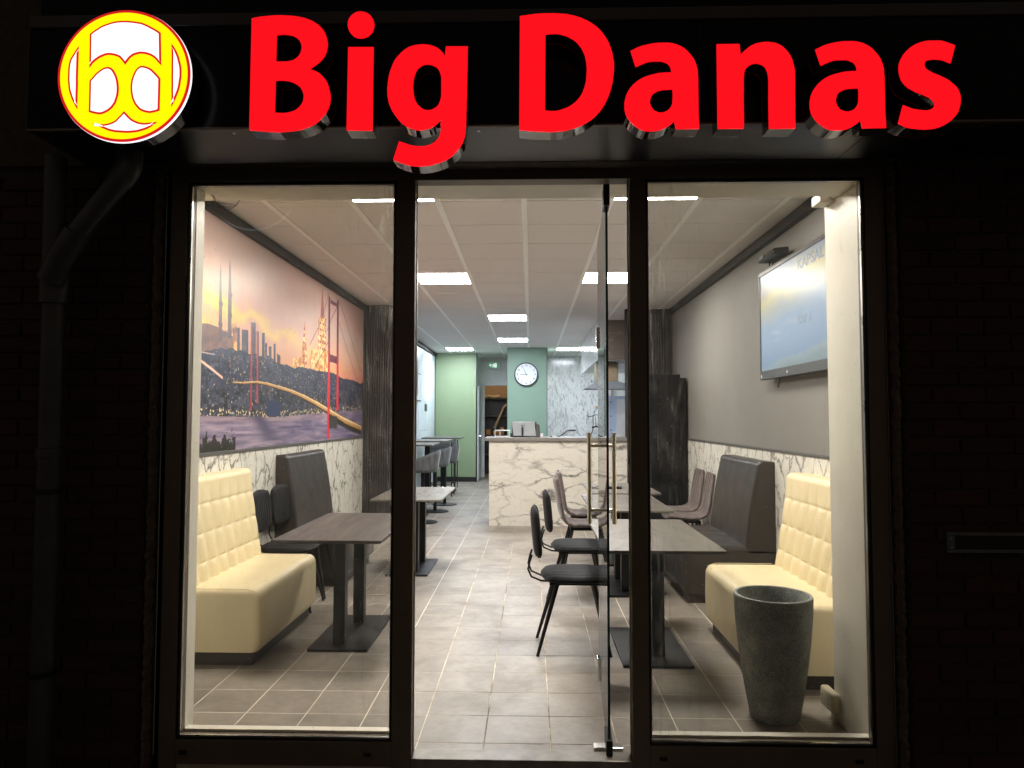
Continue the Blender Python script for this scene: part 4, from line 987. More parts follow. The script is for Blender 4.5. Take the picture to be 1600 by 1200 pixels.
MB().hexa([(-.17, .012, .01), (.18, .012, .01), (.18, .03, .01), (-.17, .03, .01), (-.17, .055, .212), (.18, .055, .212), (.18, .075, .212), (-.17, .075, .212)]).build('screen_frame', M['black_plastic'], t)
MB().box(-.03, -.078, .02, -.005, -.068, .14).build('cable_slot', M['black_plastic'], t)
text_mesh('iMU', .03, 'badge', M['chrome'], t, (-.01, -.0545, .168), rot=(PI / 2 - .19, 0, 0), ext=.001, bold=.001)
tag(MB().hexa([(.0, 0, 0), (.09, 0, 0), (.07, .12, 0), (-.02, .12, 0), (.03, .03, .19), (.075, .03, .17), (.06, .10, .17), (.0, .10, .19)]).bevel(.005, 1).build('card_terminal', M['black_plastic'], None, loc=(.045, 9.86, CT)), 'black wedge shaped device leaning against the till monitor', 'card terminal')
t = thing('receipt_tray', 'white open wire tray at the left end of the counter', 'tray', (-.40, 9.95, CT))
for z in (0, .085): MB().box(-.11, 0, z, .10, .15, z + .012).build('shelf', M['white_plastic'], t)
for x in (-.11, -.04, .09): MB().box(x, .0, .0125, x + .01, .012, .0845).build('post', M['white_plastic'], t)
tag(MB().box(-.05, 0, 0, .05, .09, .055).bevel(.004, 1).build('small_box', M['black_plastic'], None, loc=(-.24, 9.98, CT)), 'small black box between the white tray and the till', 'box')
tag(MB().box(-.02, 0, 0, .02, .03, .055).bevel(.004, 1).build('phone', M['white_plastic'], None, loc=(.15, 9.85, CT)), 'small white phone standing just right of the till', 'phone')
t = thing('tap_arm', 'black bent lever arm rising behind the counter', 'lever', (.45, 10.0, CT))
MB().tube([(-.18, 0, .005), (-.05, 0, .01), (.02, 0, .05), (.05, 0, .085), (.09, 0, .09)], .008, 8).build('rod', M['black_metal'], t, smooth=True)
MB().tube([(.085, 0, .092), (.18, 0, .094)], .012, 10).build('grip', M['black_plastic'], t, smooth=True)
tag(MB().hexa([(0, 0, 0), (.1, 0, 0), (.1, .06, 0), (0, .06, 0), (0, 0, .02), (.05, 0, .012), (.05, .06, .012), (0, .06, .02)]).build('white_clip', M['white_plastic'], None, loc=(.30, 9.9, CT)), 'small white wedge lying on the counter beside the black lever', 'clip')
t = thing('utensil_rack', 'black wire rack with hanging utensils on the counter behind the door handle', 'utensil rack', (.93, 10.05, CT))
for x in (-.05, .045):
    MB().tube([(x * 1.7, 0, .0), (x, 0, .12), (x, .0, .30)], .006, 6).build('leg', M['black_metal'], t, smooth=True)
MB().tube([(-.14, 0, .30), (-.09, 0, .285), (-.05, 0, .30), (0, 0, .315), (.05, 0, .30), (.09, 0, .29)], .006, 6).build('top_bar', M['black_metal'], t, smooth=True)
MB().tube([(-.07, 0, .13), (0, 0, .15), (.06, 0, .12)], .012, 6).build('cross_bar', M['black_metal'], t, smooth=True)
for k, x in enumerate((-.02, .02)): MB().tube([(x, -.01, .30), (x + .01, -.01, .16 + .03 * k)], [.005, .012], 6).build('utensil', M['grey_plastic'], t, smooth=True)
tag(MB().tube([(0, 0, 0), (.15, 0, -.05)], .012, 8).build('wooden_peel_handle', M['amber'], None, loc=(.98, 10.8, 1.64)), 'thin wooden stick fixed on the kitchen wall behind the rack', 'stick')

# ------------------------------------------------------------------ black cupboard on the right
t = thing('black_cupboard', 'tall black cupboard standing in front of the slatted partition on the right', 'cupboard', (1.58, 8.72, 0))
MB().box(-.32, .02, 0, .33, .6, 1.96).bevel(.004, 1).build('body', M['cabinet'], t)
for a, b in ((-.32, -.012), (-.008, .255)): MB().box(a, .0, .06, b, .0185, 2.0).bevel(.002, 1).build('door', M['cabinet'], t)
MB().tube([(-.03, -.02, .95), (-.03, -.02, 1.15)], .006, 8).build('handle', M['black_metal'], t)
t = thing('storeroom_lamp', 'small warm ceiling lamp of the storeroom behind the open doorway', 'ceiling lamp', (-.9, 18.1, 2.88))
MB().box(-.25, -.06, 0, .25, .06, .03).build('housing', M['white_plastic'], t)
MB().box(-.24, -.05, -.012, .24, .05, -.001).build('diffuser', emit('storeroom_light', (1, .78, .5, 1), 30), t)

# ------------------------------------------------------------------ furniture builders
def pad(mb, cx, cy, cz, hw, hl, t, axis='z', k=.35, ribs=0, rib_h=.002, nu=28, nv=20, tilt=0.0, bulge=0.0):
    """rounded upholstered pad; local a across, b along; axis = thickness direction"""
    def pt(a, b, side):
        x = a * math.sqrt(1 - k * b * b); y = b * math.sqrt(1 - k * a * a)
        h = t * (max(0, 1 - abs(a) ** 5) * max(0, 1 - abs(b) ** 5)) ** .5
        if ribs and side > 0: h += rib_h * (abs(math.sin(ribs * PI * (a + 1) / 2)) - 1) * (1 - abs(b) ** 6)
        off = side * h
        if axis == 'z': v = Vector((y * hl, x * hw, off + bulge * (a * a)))
        else: v = Vector((off + bulge * a * a, x * hw, y * hl))
        if tilt: v = Matrix.Rotation(tilt, 3, 'Y') @ v
        return v + Vector((cx, cy, cz))
    for s in (1, -1):
        mb.grid(lambda u, v: pt(2 * u - 1, 2 * v - 1, s), nu, nv)
    bmesh.ops.remove_doubles(mb.bm, verts=mb.bm.verts, dist=1e-5)
    return mb

def black_chair(label, group):
    t = thing('dining_chair', label, 'chair', (0, 0, 0), 0, group)
    pad(MB(), .01, 0, .465, .215, .215, .032, 'z', .30, 10, .005, 80, 20).build('seat', M['black_velvet'], t, smooth=True, ang=1.2)
    pad(MB(), -.235, 0, .735, .205, .165, .026, 'x', .28, 10, .005, 80, 20, tilt=-.09, bulge=.02).build('backrest', M['black_velvet'], t, smooth=True, ang=1.2)
    MB().box(-.15, -.16, .425, .17, .16, .437).bevel(.003, 1).build('seat_plate', M['black_metal'], t)
    for sy in (-1, 1):
        MB().tube([(-.12, sy * .075, .432), (-.20, sy * .080, .436), (-.262, sy * .085, .462), (-.283, sy * .088, .51), (-.272, sy * .09, .56), (-.258, sy * .09, .60)], .0065, 8).build('back_bracket', M['black_metal'], t, smooth=True)
        MB().tube([(-.10, sy * .12, .428), (-.225, sy * .185, .0)], [.016, .0095], 12).build('leg', M['black_metal'], t, smooth=True)
        MB().tube([(.13, sy * .12, .428), (.225, sy * .185, .0)], [.016, .0095], 12).build('leg', M['black_metal'], t, smooth=True)
    return t

def shell_chair(label, group):
    t = thing('shell_chair', label, 'chair', (0, 0, 0), 0, group)
    prof = [(.225, .452), (.19, .468), (.10, .466), (0, .458), (-.10, .462), (-.165, .485), (-.205, .53), (-.228, .60), (-.245, .70), (-.262, .80), (-.275, .875), (-.280, .90)]
    wd = [.17, .20, .215, .22, .22, .218, .214, .21, .205, .195, .175, .14]
    def P(v):
        s = v * (len(prof) - 1); i = min(int(s), len(prof) - 2); f = s - i
        a, b = prof[i], prof[i + 1]
        return a[0] + (b[0] - a[0]) * f, a[1] + (b[1] - a[1]) * f, wd[i] + (wd[i + 1] - wd[i]) * f
    def fn(side):
        def g(u, v):
            a = 2 * u - 1
            x, z, w_ = P(v); x2, z2, _ = P(min(1, v + .02)); x1, z1, _ = P(max(0, v - .02))
            tx, tz = x2 - x1, z2 - z1; L = math.hypot(tx, tz) or 1; nx, nz = tz / L, -tx / L
            h = .019 * (max(0, 1 - abs(a) ** 6) * max(0, 1 - abs(2 * v - 1) ** 14)) ** .5
            if side > 0: h += .006 * (abs(math.sin(7 * PI * u)) - 1) * (1 - abs(a) ** 8) * (1 if v > .45 else .6)
            c = .03 * a * a * min(1, max(0, (v - .35) * 3))
            return Vector((x + nx * h * side + c, a * w_, z + nz * h * side + .012 * a * a))
        return g
    mb = MB()
    for s in (1, -1): mb.grid(fn(s), 56, 44)
    bmesh.ops.remove_doubles(mb.bm, verts=mb.bm.verts, dist=1e-5)
    mb.build('seat_shell', M['brown_velvet'], t, smooth=True, ang=1.2)
    MB().box(-.13, -.13, .415, .14, .13, .432).bevel(.004, 1).build('seat_plate', M['black_metal'], t)
    for sx in (-1, 1):
        for sy in (-1, 1):
            MB().tube([(sx * .11, sy * .10, .425), (sx * .215, sy * .19, 0)], [.015, .010], 12).build('leg', M['black_metal'], t, smooth=True)
    return t

def table(label, loc, hx, hy, base, posts, mat, edge, group='dining tables'):
    t = thing('dining_table', label, 'table', loc, 0, group)
    MB().box(-hx, -hy, .727, hx, hy, .745).bevel(.0025, 2).build('tabletop', M[mat], t)
    MB().box(-hx + .03, -hy + .05, .717, hx - .03, hy - .05, .7265).build('edge_frame', M['black_metal'], t)
    bx0, by0, bx1, by1 = base
    MB().box(bx0, by0, .0005, bx1, by1, .018).bevel(.003, 2).build('base_plate', M['black_metal'], t)
    for px, py in posts:
        MB().box(px - .038, py - .038, .0185, px + .038, py + .038, .70).bevel(.005, 2).build('post', M['black_metal'], t)
        MB().box(px - .10, py - .14, .701, px + .10, py + .14, .7165).bevel(.003, 1).build('top_plate', M['black_metal'], t)
    return t

def booth(label, L, mat, tufted, group, D=.62, H=1.085, xb=.205, xt=.10, cols=8):
    t = thing('booth_seat', label, 'sofa', (0, 0, 0), 0, group)
    L2 = L
    MB().box(.02, .035, .0005, D - .045, L - .035, .0838).bevel(.003, 1).build('plinth', M['plinth'], t)
    # seat block: rounded, very slightly crowned on top
    mb = MB(); n = 0
    def seat(u, v):
        # closed section in x-z swept along y, rounded corners
        pts = sec; s = u * (len(pts)); i = int(s) % len(pts)
        x, z = pts[i]
        y = v * L
        d = min(y, L - y); r = .035
        k = 0 if d >= r else r - math.sqrt(max(0, r * r - (r - d) ** 2))
        cx, cz = D / 2, .27
        x = x - (k if x > cx else 0)
        z = z - (k if z > cz else 0)
        crown = .008 * math.sin(PI * min(1, max(0, x / D))) * math.sin(PI * v) if z > .40 else 0
        return Vector((x, y, z + crown))
    sec = []
    r = .055
    sec += [(.0, .085), (D * .35, .085), (D * .7, .085), (D - .012, .085), (D - .003, .094)]
    for k in range(5): sec.append((D + .004 * math.sin(PI * k / 4), .12 + k * (.45 - r - .12) / 4.2))
    for k in range(7):
        a = k * PI / 2 / 6; sec.append((D - r + r * math.cos(a), .45 - r + r * math.sin(a)))
    for k in range(1, 7): sec.append((D - r - (D - r) * k / 7, .45))
    sec.append((0, .44))
    N = len(sec)
    vals = [0, .004, .012, .022, .035] + [.035 + (L - .07) * k / 22 for k in range(1, 22)] + [L - .035, L - .022, L - .012, L - .004, L]
    rows = []
    for y in vals:
        rows.append([mb.bm.verts.new(seat(i / N + 1e-6, y / L)) for i in range(N)])
    for a, b in zip(rows, rows[1:]):
        for i in range(N): mb.bm.faces.new((a[i], a[(i + 1) % N], b[(i + 1) % N], b[i]))
    mb.bm.faces.new(rows[0]); mb.bm.faces.new(rows[-1][::-1])
    mb.build('seat', M[mat], t, smooth=True, ang=.9)
    # backrest
    rowsz = [.40, .562, .735, .912]
    def back(yv, s):
        # s 0..1 along: front face up, over the top
        if s < .86:
            f = s / .86; z = .40 + f * (H - .045 - .40); x = xb + (xt - xb) * f
            a = 0
            if tufted:
                fu = (yv / L * cols) % 1.0; pl = 1 - abs(2 * fu - 1) ** 2.6
                if z < rowsz[-1]:
                    i = max(k for k in range(4) if rowsz[k] <= z); i = min(i, 2)
                    fv = (z - rowsz[i]) / (rowsz[i + 1] - rowsz[i]); ph = 1 - abs(2 * fv - 1) ** 7
                    tw = .5 + .5 * abs(math.sin(PI * fu))
                    ph = 1 - abs(2 * fv - 1) ** 16; a = .025 * (pl * .8 + .2) * (ph * .38 + .62) * (.62 + .38 * (pl * (1 - abs(2 * fv - 1) ** 3))) * tw
                else:
                    fade = min(1, (z - rowsz[-1]) / .14)
                    edge = 1 - max(0, 1 - (z - rowsz[-1]) / .02) ** 2 * .55
                    a = .020 * ((pl * .55 + .45) * (1 - fade) + fade) * edge * (.72 + .28 * fade)
            else:
                a = .012 * math.sin(PI * min(1, f * 1.02)) + .004
            x += a
        else:
            f = (s - .86) / .14; ang = f * PI / 2 * 1.0
            x0 = xt + (.020 if tufted else .004); rr = .045
            if f < .5:
                g = f / .5 * PI / 2; x = x0 - rr + rr * math.cos(g); z = H - .045 + rr * math.sin(g)
            else:
                g = (f - .5) / .5; x = (x0 - rr) * (1 - g) + .0 * g; z = H - .004 * g
        d = min(yv, L - yv); r_ = .026
        k = 0 if d >= r_ else r_ - math.sqrt(max(0, r_ * r_ - (r_ - d) ** 2))
        return Vector((max(.0, x - k), yv, min(z, H - k * .9) if s > .8 else z))
    mb = MB()
    e = [0, .003, .009, .017, .026]
    mid = [.026 + (L - .052) * k / (cols * 12) for k in range(1, cols * 12)]
    vals = e + mid + [L - q for q in e[::-1]]
    ns = 96
    R2 = [[mb.bm.verts.new(back(y, k / ns)) for k in range(ns + 1)] + [mb.bm.verts.new((0, y, .40))] for y in vals]
    m = len(R2[0])
    for a, b in zip(R2, R2[1:]):
        for i in range(m): mb.bm.faces.new((a[i], a[(i + 1) % m], b[(i + 1) % m], b[i]))
    mb.bm.faces.new(R2[0]); mb.bm.faces.new(R2[-1][::-1])
    mb.build('backrest', M[mat], t, smooth=True, ang=.9)
    # side cheeks below the backrest and a stitched seam along the front end
    MB().tube([(xb + .02, .004, .452), (D - .075, .003, .452), (D - .02, .006, .435)], .0022, 6).build('piping', M[mat], t, smooth=True)
    return t

G_SOFA = 'booth seats along the side walls'
def booth_right(mat, tufted, loc, rz, label):
    q = booth(label, 1.13, mat, tufted, G_SOFA, D=.72, H=1.085 if tufted else 1.12, xb=.235, xt=.13)
    q.location = loc; q.rotation_euler = (0, 0, rz)
    return q
b = booth('cream leather booth seat with tufted back in the left window', 1.13, 'cream_leather', True, G_SOFA)
b.location = (XL + .0105, 4.17, 0)
b2 = booth_right('cream_leather', True, (XR - .0105, 5.02, 0), PI, 'cream leather booth seat with tufted back behind the tall pot in the right window')
d = booth('dark brown leather high back booth seat against the left wall behind two black chairs', 1.13, 'brown_leather', False, G_SOFA, H=1.14, xb=.20, xt=.10)
d.location = (XL + .0105, 6.12, 0)
d2 = booth_right('brown_leather', False, (XR - .0105, 6.80, 0), PI, 'dark brown leather high back booth seat in the right window, behind the cream one')

table('dark wood table on two square posts beside the cream seat in the left window', (-1.20, 4.74, 0), .325, .60, (-.20, -.285, .18, .49), [(-.025, -.16), (-.015, .31)], 'table', None)
table('dark topped table at the left of the aisle, behind the left window frame', (-1.10, 6.79, 0), .315, .58, (-.25, -.22, .145, .54), [(.0, -.06), (.0, .38)], 'table_grey', None)
table('grey topped table in the right window, nearest the street', (.73, 4.48, 0), .328, .60, (-.19, -.26, .225, .50), [(.045, -.06), (.03, .33)], 'table_grey', None)
table('second grey topped table from the street on the right side', (.795, 6.14, 0), .32, .575, (-.2, -.28, .2, .46), [(0, -.1), (0, .35)], 'table_grey', None)
t3 = table('grey topped table on the right nearest the counter, with black cables on it', (.905, 7.36, 0), .34, .54, (-.2, -.28, .2, .46), [(0, -.1), (0, .35)], 'table_grey', None)
t = thing('cable_adapter', 'black power adapter with tangled cable on the table nearest the counter', 'adapter', (.80, 7.25, .7455))
MB().box(-.02, -.05, .001, .12, .05, .03).bevel(.006, 1).build('case', M['black_plastic'], t)
for q in range(2):
    pts = [(-.02 - .16 * s, .02 * math.sin(11 * s + q * 2) + .1 * s * (1 - 2 * q) * .6, .006 + .05 * max(0, math.sin(PI * s * 1.3 + q)) * (1 - s)) for s in [k / 12 for k in range(13)]]
    MB().tube(pts, .0035, 6).build('cable', M['black_plastic'], t, smooth=True)

G_BC = 'black ribbed chairs with thin metal legs'
c1 = black_chair('black ribbed chair at the right of the aisle, the nearest to the street', G_BC); c1.location = (.265, 4.60, 0)
again(c1, (.36, 5.62, 0), .02, 'second black ribbed chair at the right of the aisle, just behind the nearest one')
again(c1, (-1.88, 5.50, 0), .03, 'black ribbed chair against the left wall right behind the cream booth seat')
again(c1, (-1.885, 5.93, 0), -.02, 'black ribbed chair against the left wall beside the dark brown booth seat')
G_SC = 'taupe velvet shell chairs'
s1 = shell_chair('taupe velvet shell chair at the right of the aisle with its back to the aisle', G_SC); s1.location = (.50, 6.78, 0)
again(s1, (.55, 7.50, 0), .03, 'taupe shell chair almost hidden behind the other one at the aisle, only its seat seen')
again(s1, (1.58, 7.30, 0), PI - .05, 'taupe shell chair against the right wall beside the dark brown booth seat')
again(s1, (1.60, 7.83, 0), PI + .03, 'taupe shell chair against the right wall nearest the black cupboard')

# bar tables and stools at the far left
def bar_table(label, loc, hx, hy, mat):
    t = thing('bar_table', label, 'bar table', loc, 0, 'high tables at the far left')
    MB().box(-hx, -hy, 1.055, hx, hy, 1.08).bevel(.003, 1).build('tabletop', M[mat], t)
    MB().box(-.045, -.045, .0205, .045, .045, 1.054).build('post', M['black_metal'], t)
    MB().box(-.25, -.25, .0005, .25, .25, .02).build('base_plate', M['black_metal'], t)
bar_table('high bar table nearest the slatted partition at the far left', (-1.80, 10.6, 0), .38, .45, 'table_grey')
bar_table('middle high bar table of the row at the far left', (-1.80, 12.3, 0), .40, .50, 'table_grey')
bar_table('high bar table in front of the pale green panel', (-1.75, 14.1, 0), .38, .40, 'table')
def stool(label):
    t = thing('bucket_stool', label, 'bar stool', (0, 0, 0), 0, 'grey bucket bar stools')
    def fn(side):
        def g(u, v):
            a = 2 * PI * u
            rim = .24 + .0 * v
            hgt = .72 + (.20 + .10 * math.cos(a)) * max(0, (v - .45) / .55) ** .9
            r = .20 * min(1, v / .45) if v < .45 else .20 + .045 * ((v - .45) / .55)
            off = .016 * (1 - abs(2 * v - 1) ** 8) ** .5 if v > .5 else .016
            r2 = r - side * off if v > .45 else r
            z = hgt + (side * off if v <= .45 else 0)
            return Vector((r2 * math.cos(a), r2 * math.sin(a), z))
        return g
    mb = MB()
    for s in (1, -1): mb.grid(fn(s), 28, 16, wrap_u=True)
    bmesh.ops.remove_doubles(mb.bm, verts=mb.bm.verts, dist=1e-4)
    mb.build('bucket_seat', M['grey_velvet'], t, smooth=True, ang=1.3)
    MB().tube([(0, 0, .022), (0, 0, .70)], .028, 12).build('post', M['black_metal'], t, smooth=True)
    MB().lathe([(0, .0005), (.21, .0005), (.21, .012), (.05, .022), (0, .022)], 28).build('base_plate', M['black_metal'], t, smooth=True)
    MB().tube([(.16 * math.cos(k * PI / 12), .16 * math.sin(k * PI / 12), .28) for k in range(25)], .009, 6).build('footrest', M['chrome'], t, smooth=True)
    return t
st = stool('grey bucket bar stool nearest the left door post of the shop'); st.location = (-1.52, 9.95, 0); st.rotation_euler = (0, 0, 0)
again(st, (-1.50, 11.1, 0), .1, 'grey bucket bar stool between the first and the second high table')
again(st, (-1.46, 12.0, 0), -.1, 'grey bucket bar stool at the right side of the middle high table')
def arm_stool(label):
    t = thing('bar_armchair', label, 'bar stool', (0, 0, 0), 0, 'tall square bar armchairs')
    MB().box(-.20, -.20, .66, .20, .22, .74).bevel(.02, 2).build('seat', M['grey_leather'], t, smooth=True)
    mb = MB()
    for k in range(6): mb.box(-.20, -.235, .745 + k * .055, .20, -.19, .745 + k * .055 + .053)
    mb.bevel(.006, 1).build('backrest', M['grey_leather'], t)
    for sx in (-1, 1):
        MB().tube([(sx * .225, -.20, 0), (sx * .225, -.22, 1.0)], .011, 8).build('leg', M['black_metal'], t, smooth=True)
        MB().tube([(sx * .225, .20, 0), (sx * .225, .20, .86), (sx * .225, .17, .875), (sx * .225, -.19, .875)], .011, 8).build('leg', M['black_metal'], t, smooth=True)
        MB().tube([(sx * .225, -.2, .25), (sx * .225, .2, .25)], .009, 8).build('stretcher', M['black_metal'], t)
    for y in (-.2, .2): MB().tube([(-.22, y, .22), (.22, y, .22)], .009, 8).build('stretcher', M['black_metal'], t)
    return t
a1 = arm_stool('tall square bar armchair with its back to the aisle at the far left'); a1.location = (-1.70, 13.4, 0); a1.rotation_euler = (0, 0, 0)
again(a1, (-1.78, 14.75, 0), PI, 'tall square bar armchair facing the street beside the pale green panel')

# ------------------------------------------------------------------ tall pot
t = thing('tall_planter', 'empty tall speckled dark stone pot on the floor in the right window', 'planter', (1.196, 3.575, 0))
prof = [(0, .0005), (.113, .0005), (.118, .008)]
for k in range(1, 15):
    s = k / 14; prof.append((.118 + .068 * (1 - (1 - s) ** 1.55), .008 + .572 * s))
prof += [(.1865, .588), (.184, .594), (.170, .594), (.167, .588), (.160, .54), (.146, .31), (.137, .26), (0, .26)]
MB().lathe(prof, 72).build('body', M['pot'], t, smooth=True, ang=.8)

# ------------------------------------------------------------------ television on the right wall
t = thing('wall_television', 'large wall television with grey frame and pale blue menu picture on the right wall', 'television', (XR - .055, 5.02, 2.20))
hl, hh = .745, .432
MB().box(.012, -.3, -.2, .054, .3, .2).build('wall_bracket', M['black_metal'], t)
MB().box(-.02, -hl, -hh, .0115, hl, hh).bevel(.006, 2).build('rear_casing', M['black_plastic'], t)
fr = MB()
for a in ((-hl, -hh, hl, -hh + .07), (-hl, hh - .03, hl, hh)): fr.box(-.030, a[0], a[1], -.0205, a[2], a[3])
for s in (-1, 1): fr.box(-.030, s * hl, -hh + .0702, -.0205, s * (hl - .022), hh - .0302)
fr.bevel(.002, 1).build('bezel', plain('dark_grey_bezel', lin(70, 70, 72), .35, .3, .05, 10, .02), t)
def tv_mat():
    t = NT('lit_menu_picture')
    v = t.coord()
    sp = t.n('ShaderNodeSeparateXYZ'); t.l(v, sp.inputs[0])
    n = t.noise(t.coord(scale=(1, .6, 1.6)), 2.2, 4, .55, .8)
    n2 = t.noise(t.coord(scale=(1, .35, 3)), 5, 4, .6, .5)
    z = t.math('ADD', t.math('MULTIPLY', sp.outputs['Z'], 1.16), t.math('ADD', t.math('MULTIPLY', t.math('SUBTRACT', n.outputs[0], .5), .24), .5))
    z = t.math('ADD', z, t.math('MULTIPLY', sp.outputs['Y'], .08))
    c = t.ramp(z, [(.04, lin(140, 160, 168)), (.16, lin(158, 180, 188)), (.20, lin(140, 170, 206)), (.5, lin(146, 176, 208)), (.62, lin(176, 186, 186)), (.76, lin(226, 212, 158)), (.84, lin(206, 200, 176)), (.93, lin(160, 176, 196))])
    wisp = t.ramp(n2.outputs[0], [(.60, (0, 0, 0)), (.74, (1, 1, 1))])
    c = t.mix(t.math('MULTIPLY', wisp, .35), c, lin(214, 222, 216))
    t.b.inputs['Base Color'].default_value = (.01, .01, .012, 1)
    t.b.inputs['Roughness'].default_value = .32
    t.b.inputs['Specular IOR Level'].default_value = .35
    t.l(c, t.b.inputs['Emission Color'])
    t.b.inputs['Emission Strength'].default_value = .95
    return t.m
MB().box(-.0235, -hl + .0222, -hh + .0705, -.0207, hl - .0222, hh - .0305).build('screen', tv_mat(), t)
ink = emit('menu_ink', lin(142, 164, 188), .92)
ink.node_tree.nodes['Principled BSDF'].inputs['Base Color'].default_value = (.02, .02, .02, 1)
RT = (PI / 2, 0, -PI / 2)
text_mesh('KAPSAL', .105, 'menu_heading', ink, t, (-.0245, -.30, .325), rot=RT, bold=.002, sx=1.25)
text_mesh('CAP X', .085, 'menu_heading', ink, t, (-.0245, -.19, -.06), rot=RT, bold=.0012)
for q, (yy, zz) in enumerate([(.33, -.22), (.33, -.25), (-.17, -.14), (-.17, -.17)]):
    MB().box(-.0245, yy - .11, zz, -.0237, yy + .11, zz + .006).build('menu_line', ink, t)
MB().box(-.0312, .13, -hh + .022, -.0302, .145, -hh + .042).build('maker_badge', M['white_plastic'], t)
MB().box(-.0312, hl - .05, -hh + .015, -.0302, hl - .03, -hh + .04).build('rating_sticker', M['white_plastic'], t)
MB().tube([(0, .38, -hh), (.005, .40, -hh - .03), (.0, .42, -hh - .07)], .006, 6).build('cable_end', M['black_plastic'], t, smooth=True)
t = thing('screen_camera', 'small black camera bar mounted above the wall television', 'camera', (XR - .075, 5.34, 2.665))
MB().hexa([(-.10, -.16, .0), (.03, -.16, .0), (.03, .16, .0), (-.10, .16, .0), (-.08, -.15, .05), (.03, -.15, .06), (.03, .15, .06), (-.08, .15, .05)]).bevel(.004, 1).build('body', M['black_plastic'], t)
MB().box(-.105, .02, .012, -.0, .10, .035).build('lens_window', M['chrome'], t)
for y in (.06, .13): MB().tube([(-.02, y, -.03), (-.02, y, .0)], .006, 6).build('foot', M['black_metal'], t)

# double socket low on the right lining
t = thing('double_wall_socket', 'cream four hole socket box low on the right lining beside the pot', 'wall socket', (1.4735, 3.535, .10))
MB().box(-.044, -.070, -.045, -.0005, .072, .048).bevel(.012, 3).build('box', M['cream_plastic'], t, smooth=True)
for dy in (-.034, .034):
    def rr(r, x0, x1, nm, mt):
        mb = MB().lathe([(0, x0), (r, x0), (r, x1), (0, x1)], 20)
        for vv in mb.bm.verts: vv.co = Vector((vv.co.z, vv.co.x + dy, vv.co.y + .002))
        return mb.build(nm, mt, t)
    rr(.024, -.0455, -.0442, 'socket_ring', M['cream_plastic'])
    for dz in (-.010, .012): MB().tube([(-.0465, dy, dz), (-.0456, dy, dz)], .0035, 8).build('hole', M['black_plastic'], t)
MB().box(-.02, -.03, -.099, -.0005, .0, -.0455).build('cable_cover', M['cream_plastic'], t)

# ------------------------------------------------------------------ shopfront
t = thing('shopfront_frame', 'dark brown aluminium shopfront frame with two fixed windows and an open doorway', 'shopfront')
FY0, FY1 = 3.08, 3.16
def mem(nm, x0, z0, x1, z1, y0=FY0, y1=FY1, mat='frame', b=.003):
    return MB().box(x0, y0, z0, x1, y1, z1).bevel(b, 2).build(nm, M[mat], t)
mem('top_rail', -1.611, 2.516, 1.532, 2.584)
mem('jamb', -1.611, -.06, -1.537, 2.5155); mem('jamb', 1.456, -.06, 1.532, 2.5155)
mem('mullion', -.598, -.06, -.512, 2.5155); mem('mullion', .432, -.06, .504, 2.5155)
mem('bottom_rail', -1.5365, -.03, -.5985, .073); mem('bottom_rail', .5045, -.03, 1.4555, .073)
mem('sub_sill', -1.611, -.12, -.512, -.0605, 3.085, 3.16, 'black_trim'); mem('sub_sill', .432, -.12, 1.532, -.0605, 3.085, 3.16, 'black_trim')
mem('outer_trim', -1.640, -.06, -1.6115, 2.60, 3.10, 3.13, 'black_trim', .002); mem('outer_trim', 1.5325, -.06, 1.545, 2.60, 3.10, 3.13, 'black_trim', .002)
def pane(x0, x1, nm):
    z0, z1 = .073, 2.516
    bd, al = MB(), MB()
    w_ = .010
    for (a, b, c, d_) in ((x0, z0, x1, z0 + w_), (x0, z1 - w_, x1, z1), (x0, z0 + w_, x0 + w_, z1 - w_), (x1 - w_, z0 + w_, x1, z1 - w_)):
        bd.box(a, 3.088, b, c, 3.108, d_)
    bd.build('gasket', M['bead'], t)
    q = w_ + .0005; w2 = .0035
    for (a, b, c, d_) in ((x0 + q, z0 + q, x1 - q, z0 + q + w2), (x0 + q, z1 - q - w2, x1 - q, z1 - q), (x0 + q, z0 + q + w2, x0 + q + w2, z1 - q - w2), (x1 - q - w2, z0 + q + w2, x1 - q, z1 - q - w2)):
        al.box(a, 3.096, b, c, 3.109, d_)
    al.build('edge_spacer', M['alu'], t)
    MB().box(x0 + .002, 3.112, z0 + .002, x1 - .002, 3.118, z1 - .002).build(nm, M['glass'], t)
pane(-1.537, -.598, 'glass_pane'); pane(.504, 1.456, 'glass_pane')
for x in (-1.50, -.70, .56, 1.38):
    MB().box(x - .017, 3.074, .012, x + .017, 3.0795, .030).bevel(.002, 1).build('drain_cap', M['black_plastic'], t)
for x in (-.5118, .4316):      # bright edge strips beside the doorway
    s = 1 if x < 0 else -1
    MB().box(x + .0005 * s, 3.12, .02, x + .0045 * s, 3.128, 2.51).build('door_seal', M['alu'], t)
for z in (1.62,): MB().box(-.5113, 3.135, z - .06, -.5075, 3.155, z + .10).build('latch_keep', M['alu'], t)
tag(MB().box(-.5115, 3.072, -.06, .4315, 3.163, .010).bevel(.003, 2).build('threshold', plain('worn_grey_threshold', lin(122, 116, 106), .4, .2, .3, 14, .3)), 'worn grey metal threshold across the open doorway', 'threshold')
struct('doorstep', MB().box(-.60, 3.07, -.12, .52, 3.10, -.065), M['pavement'])

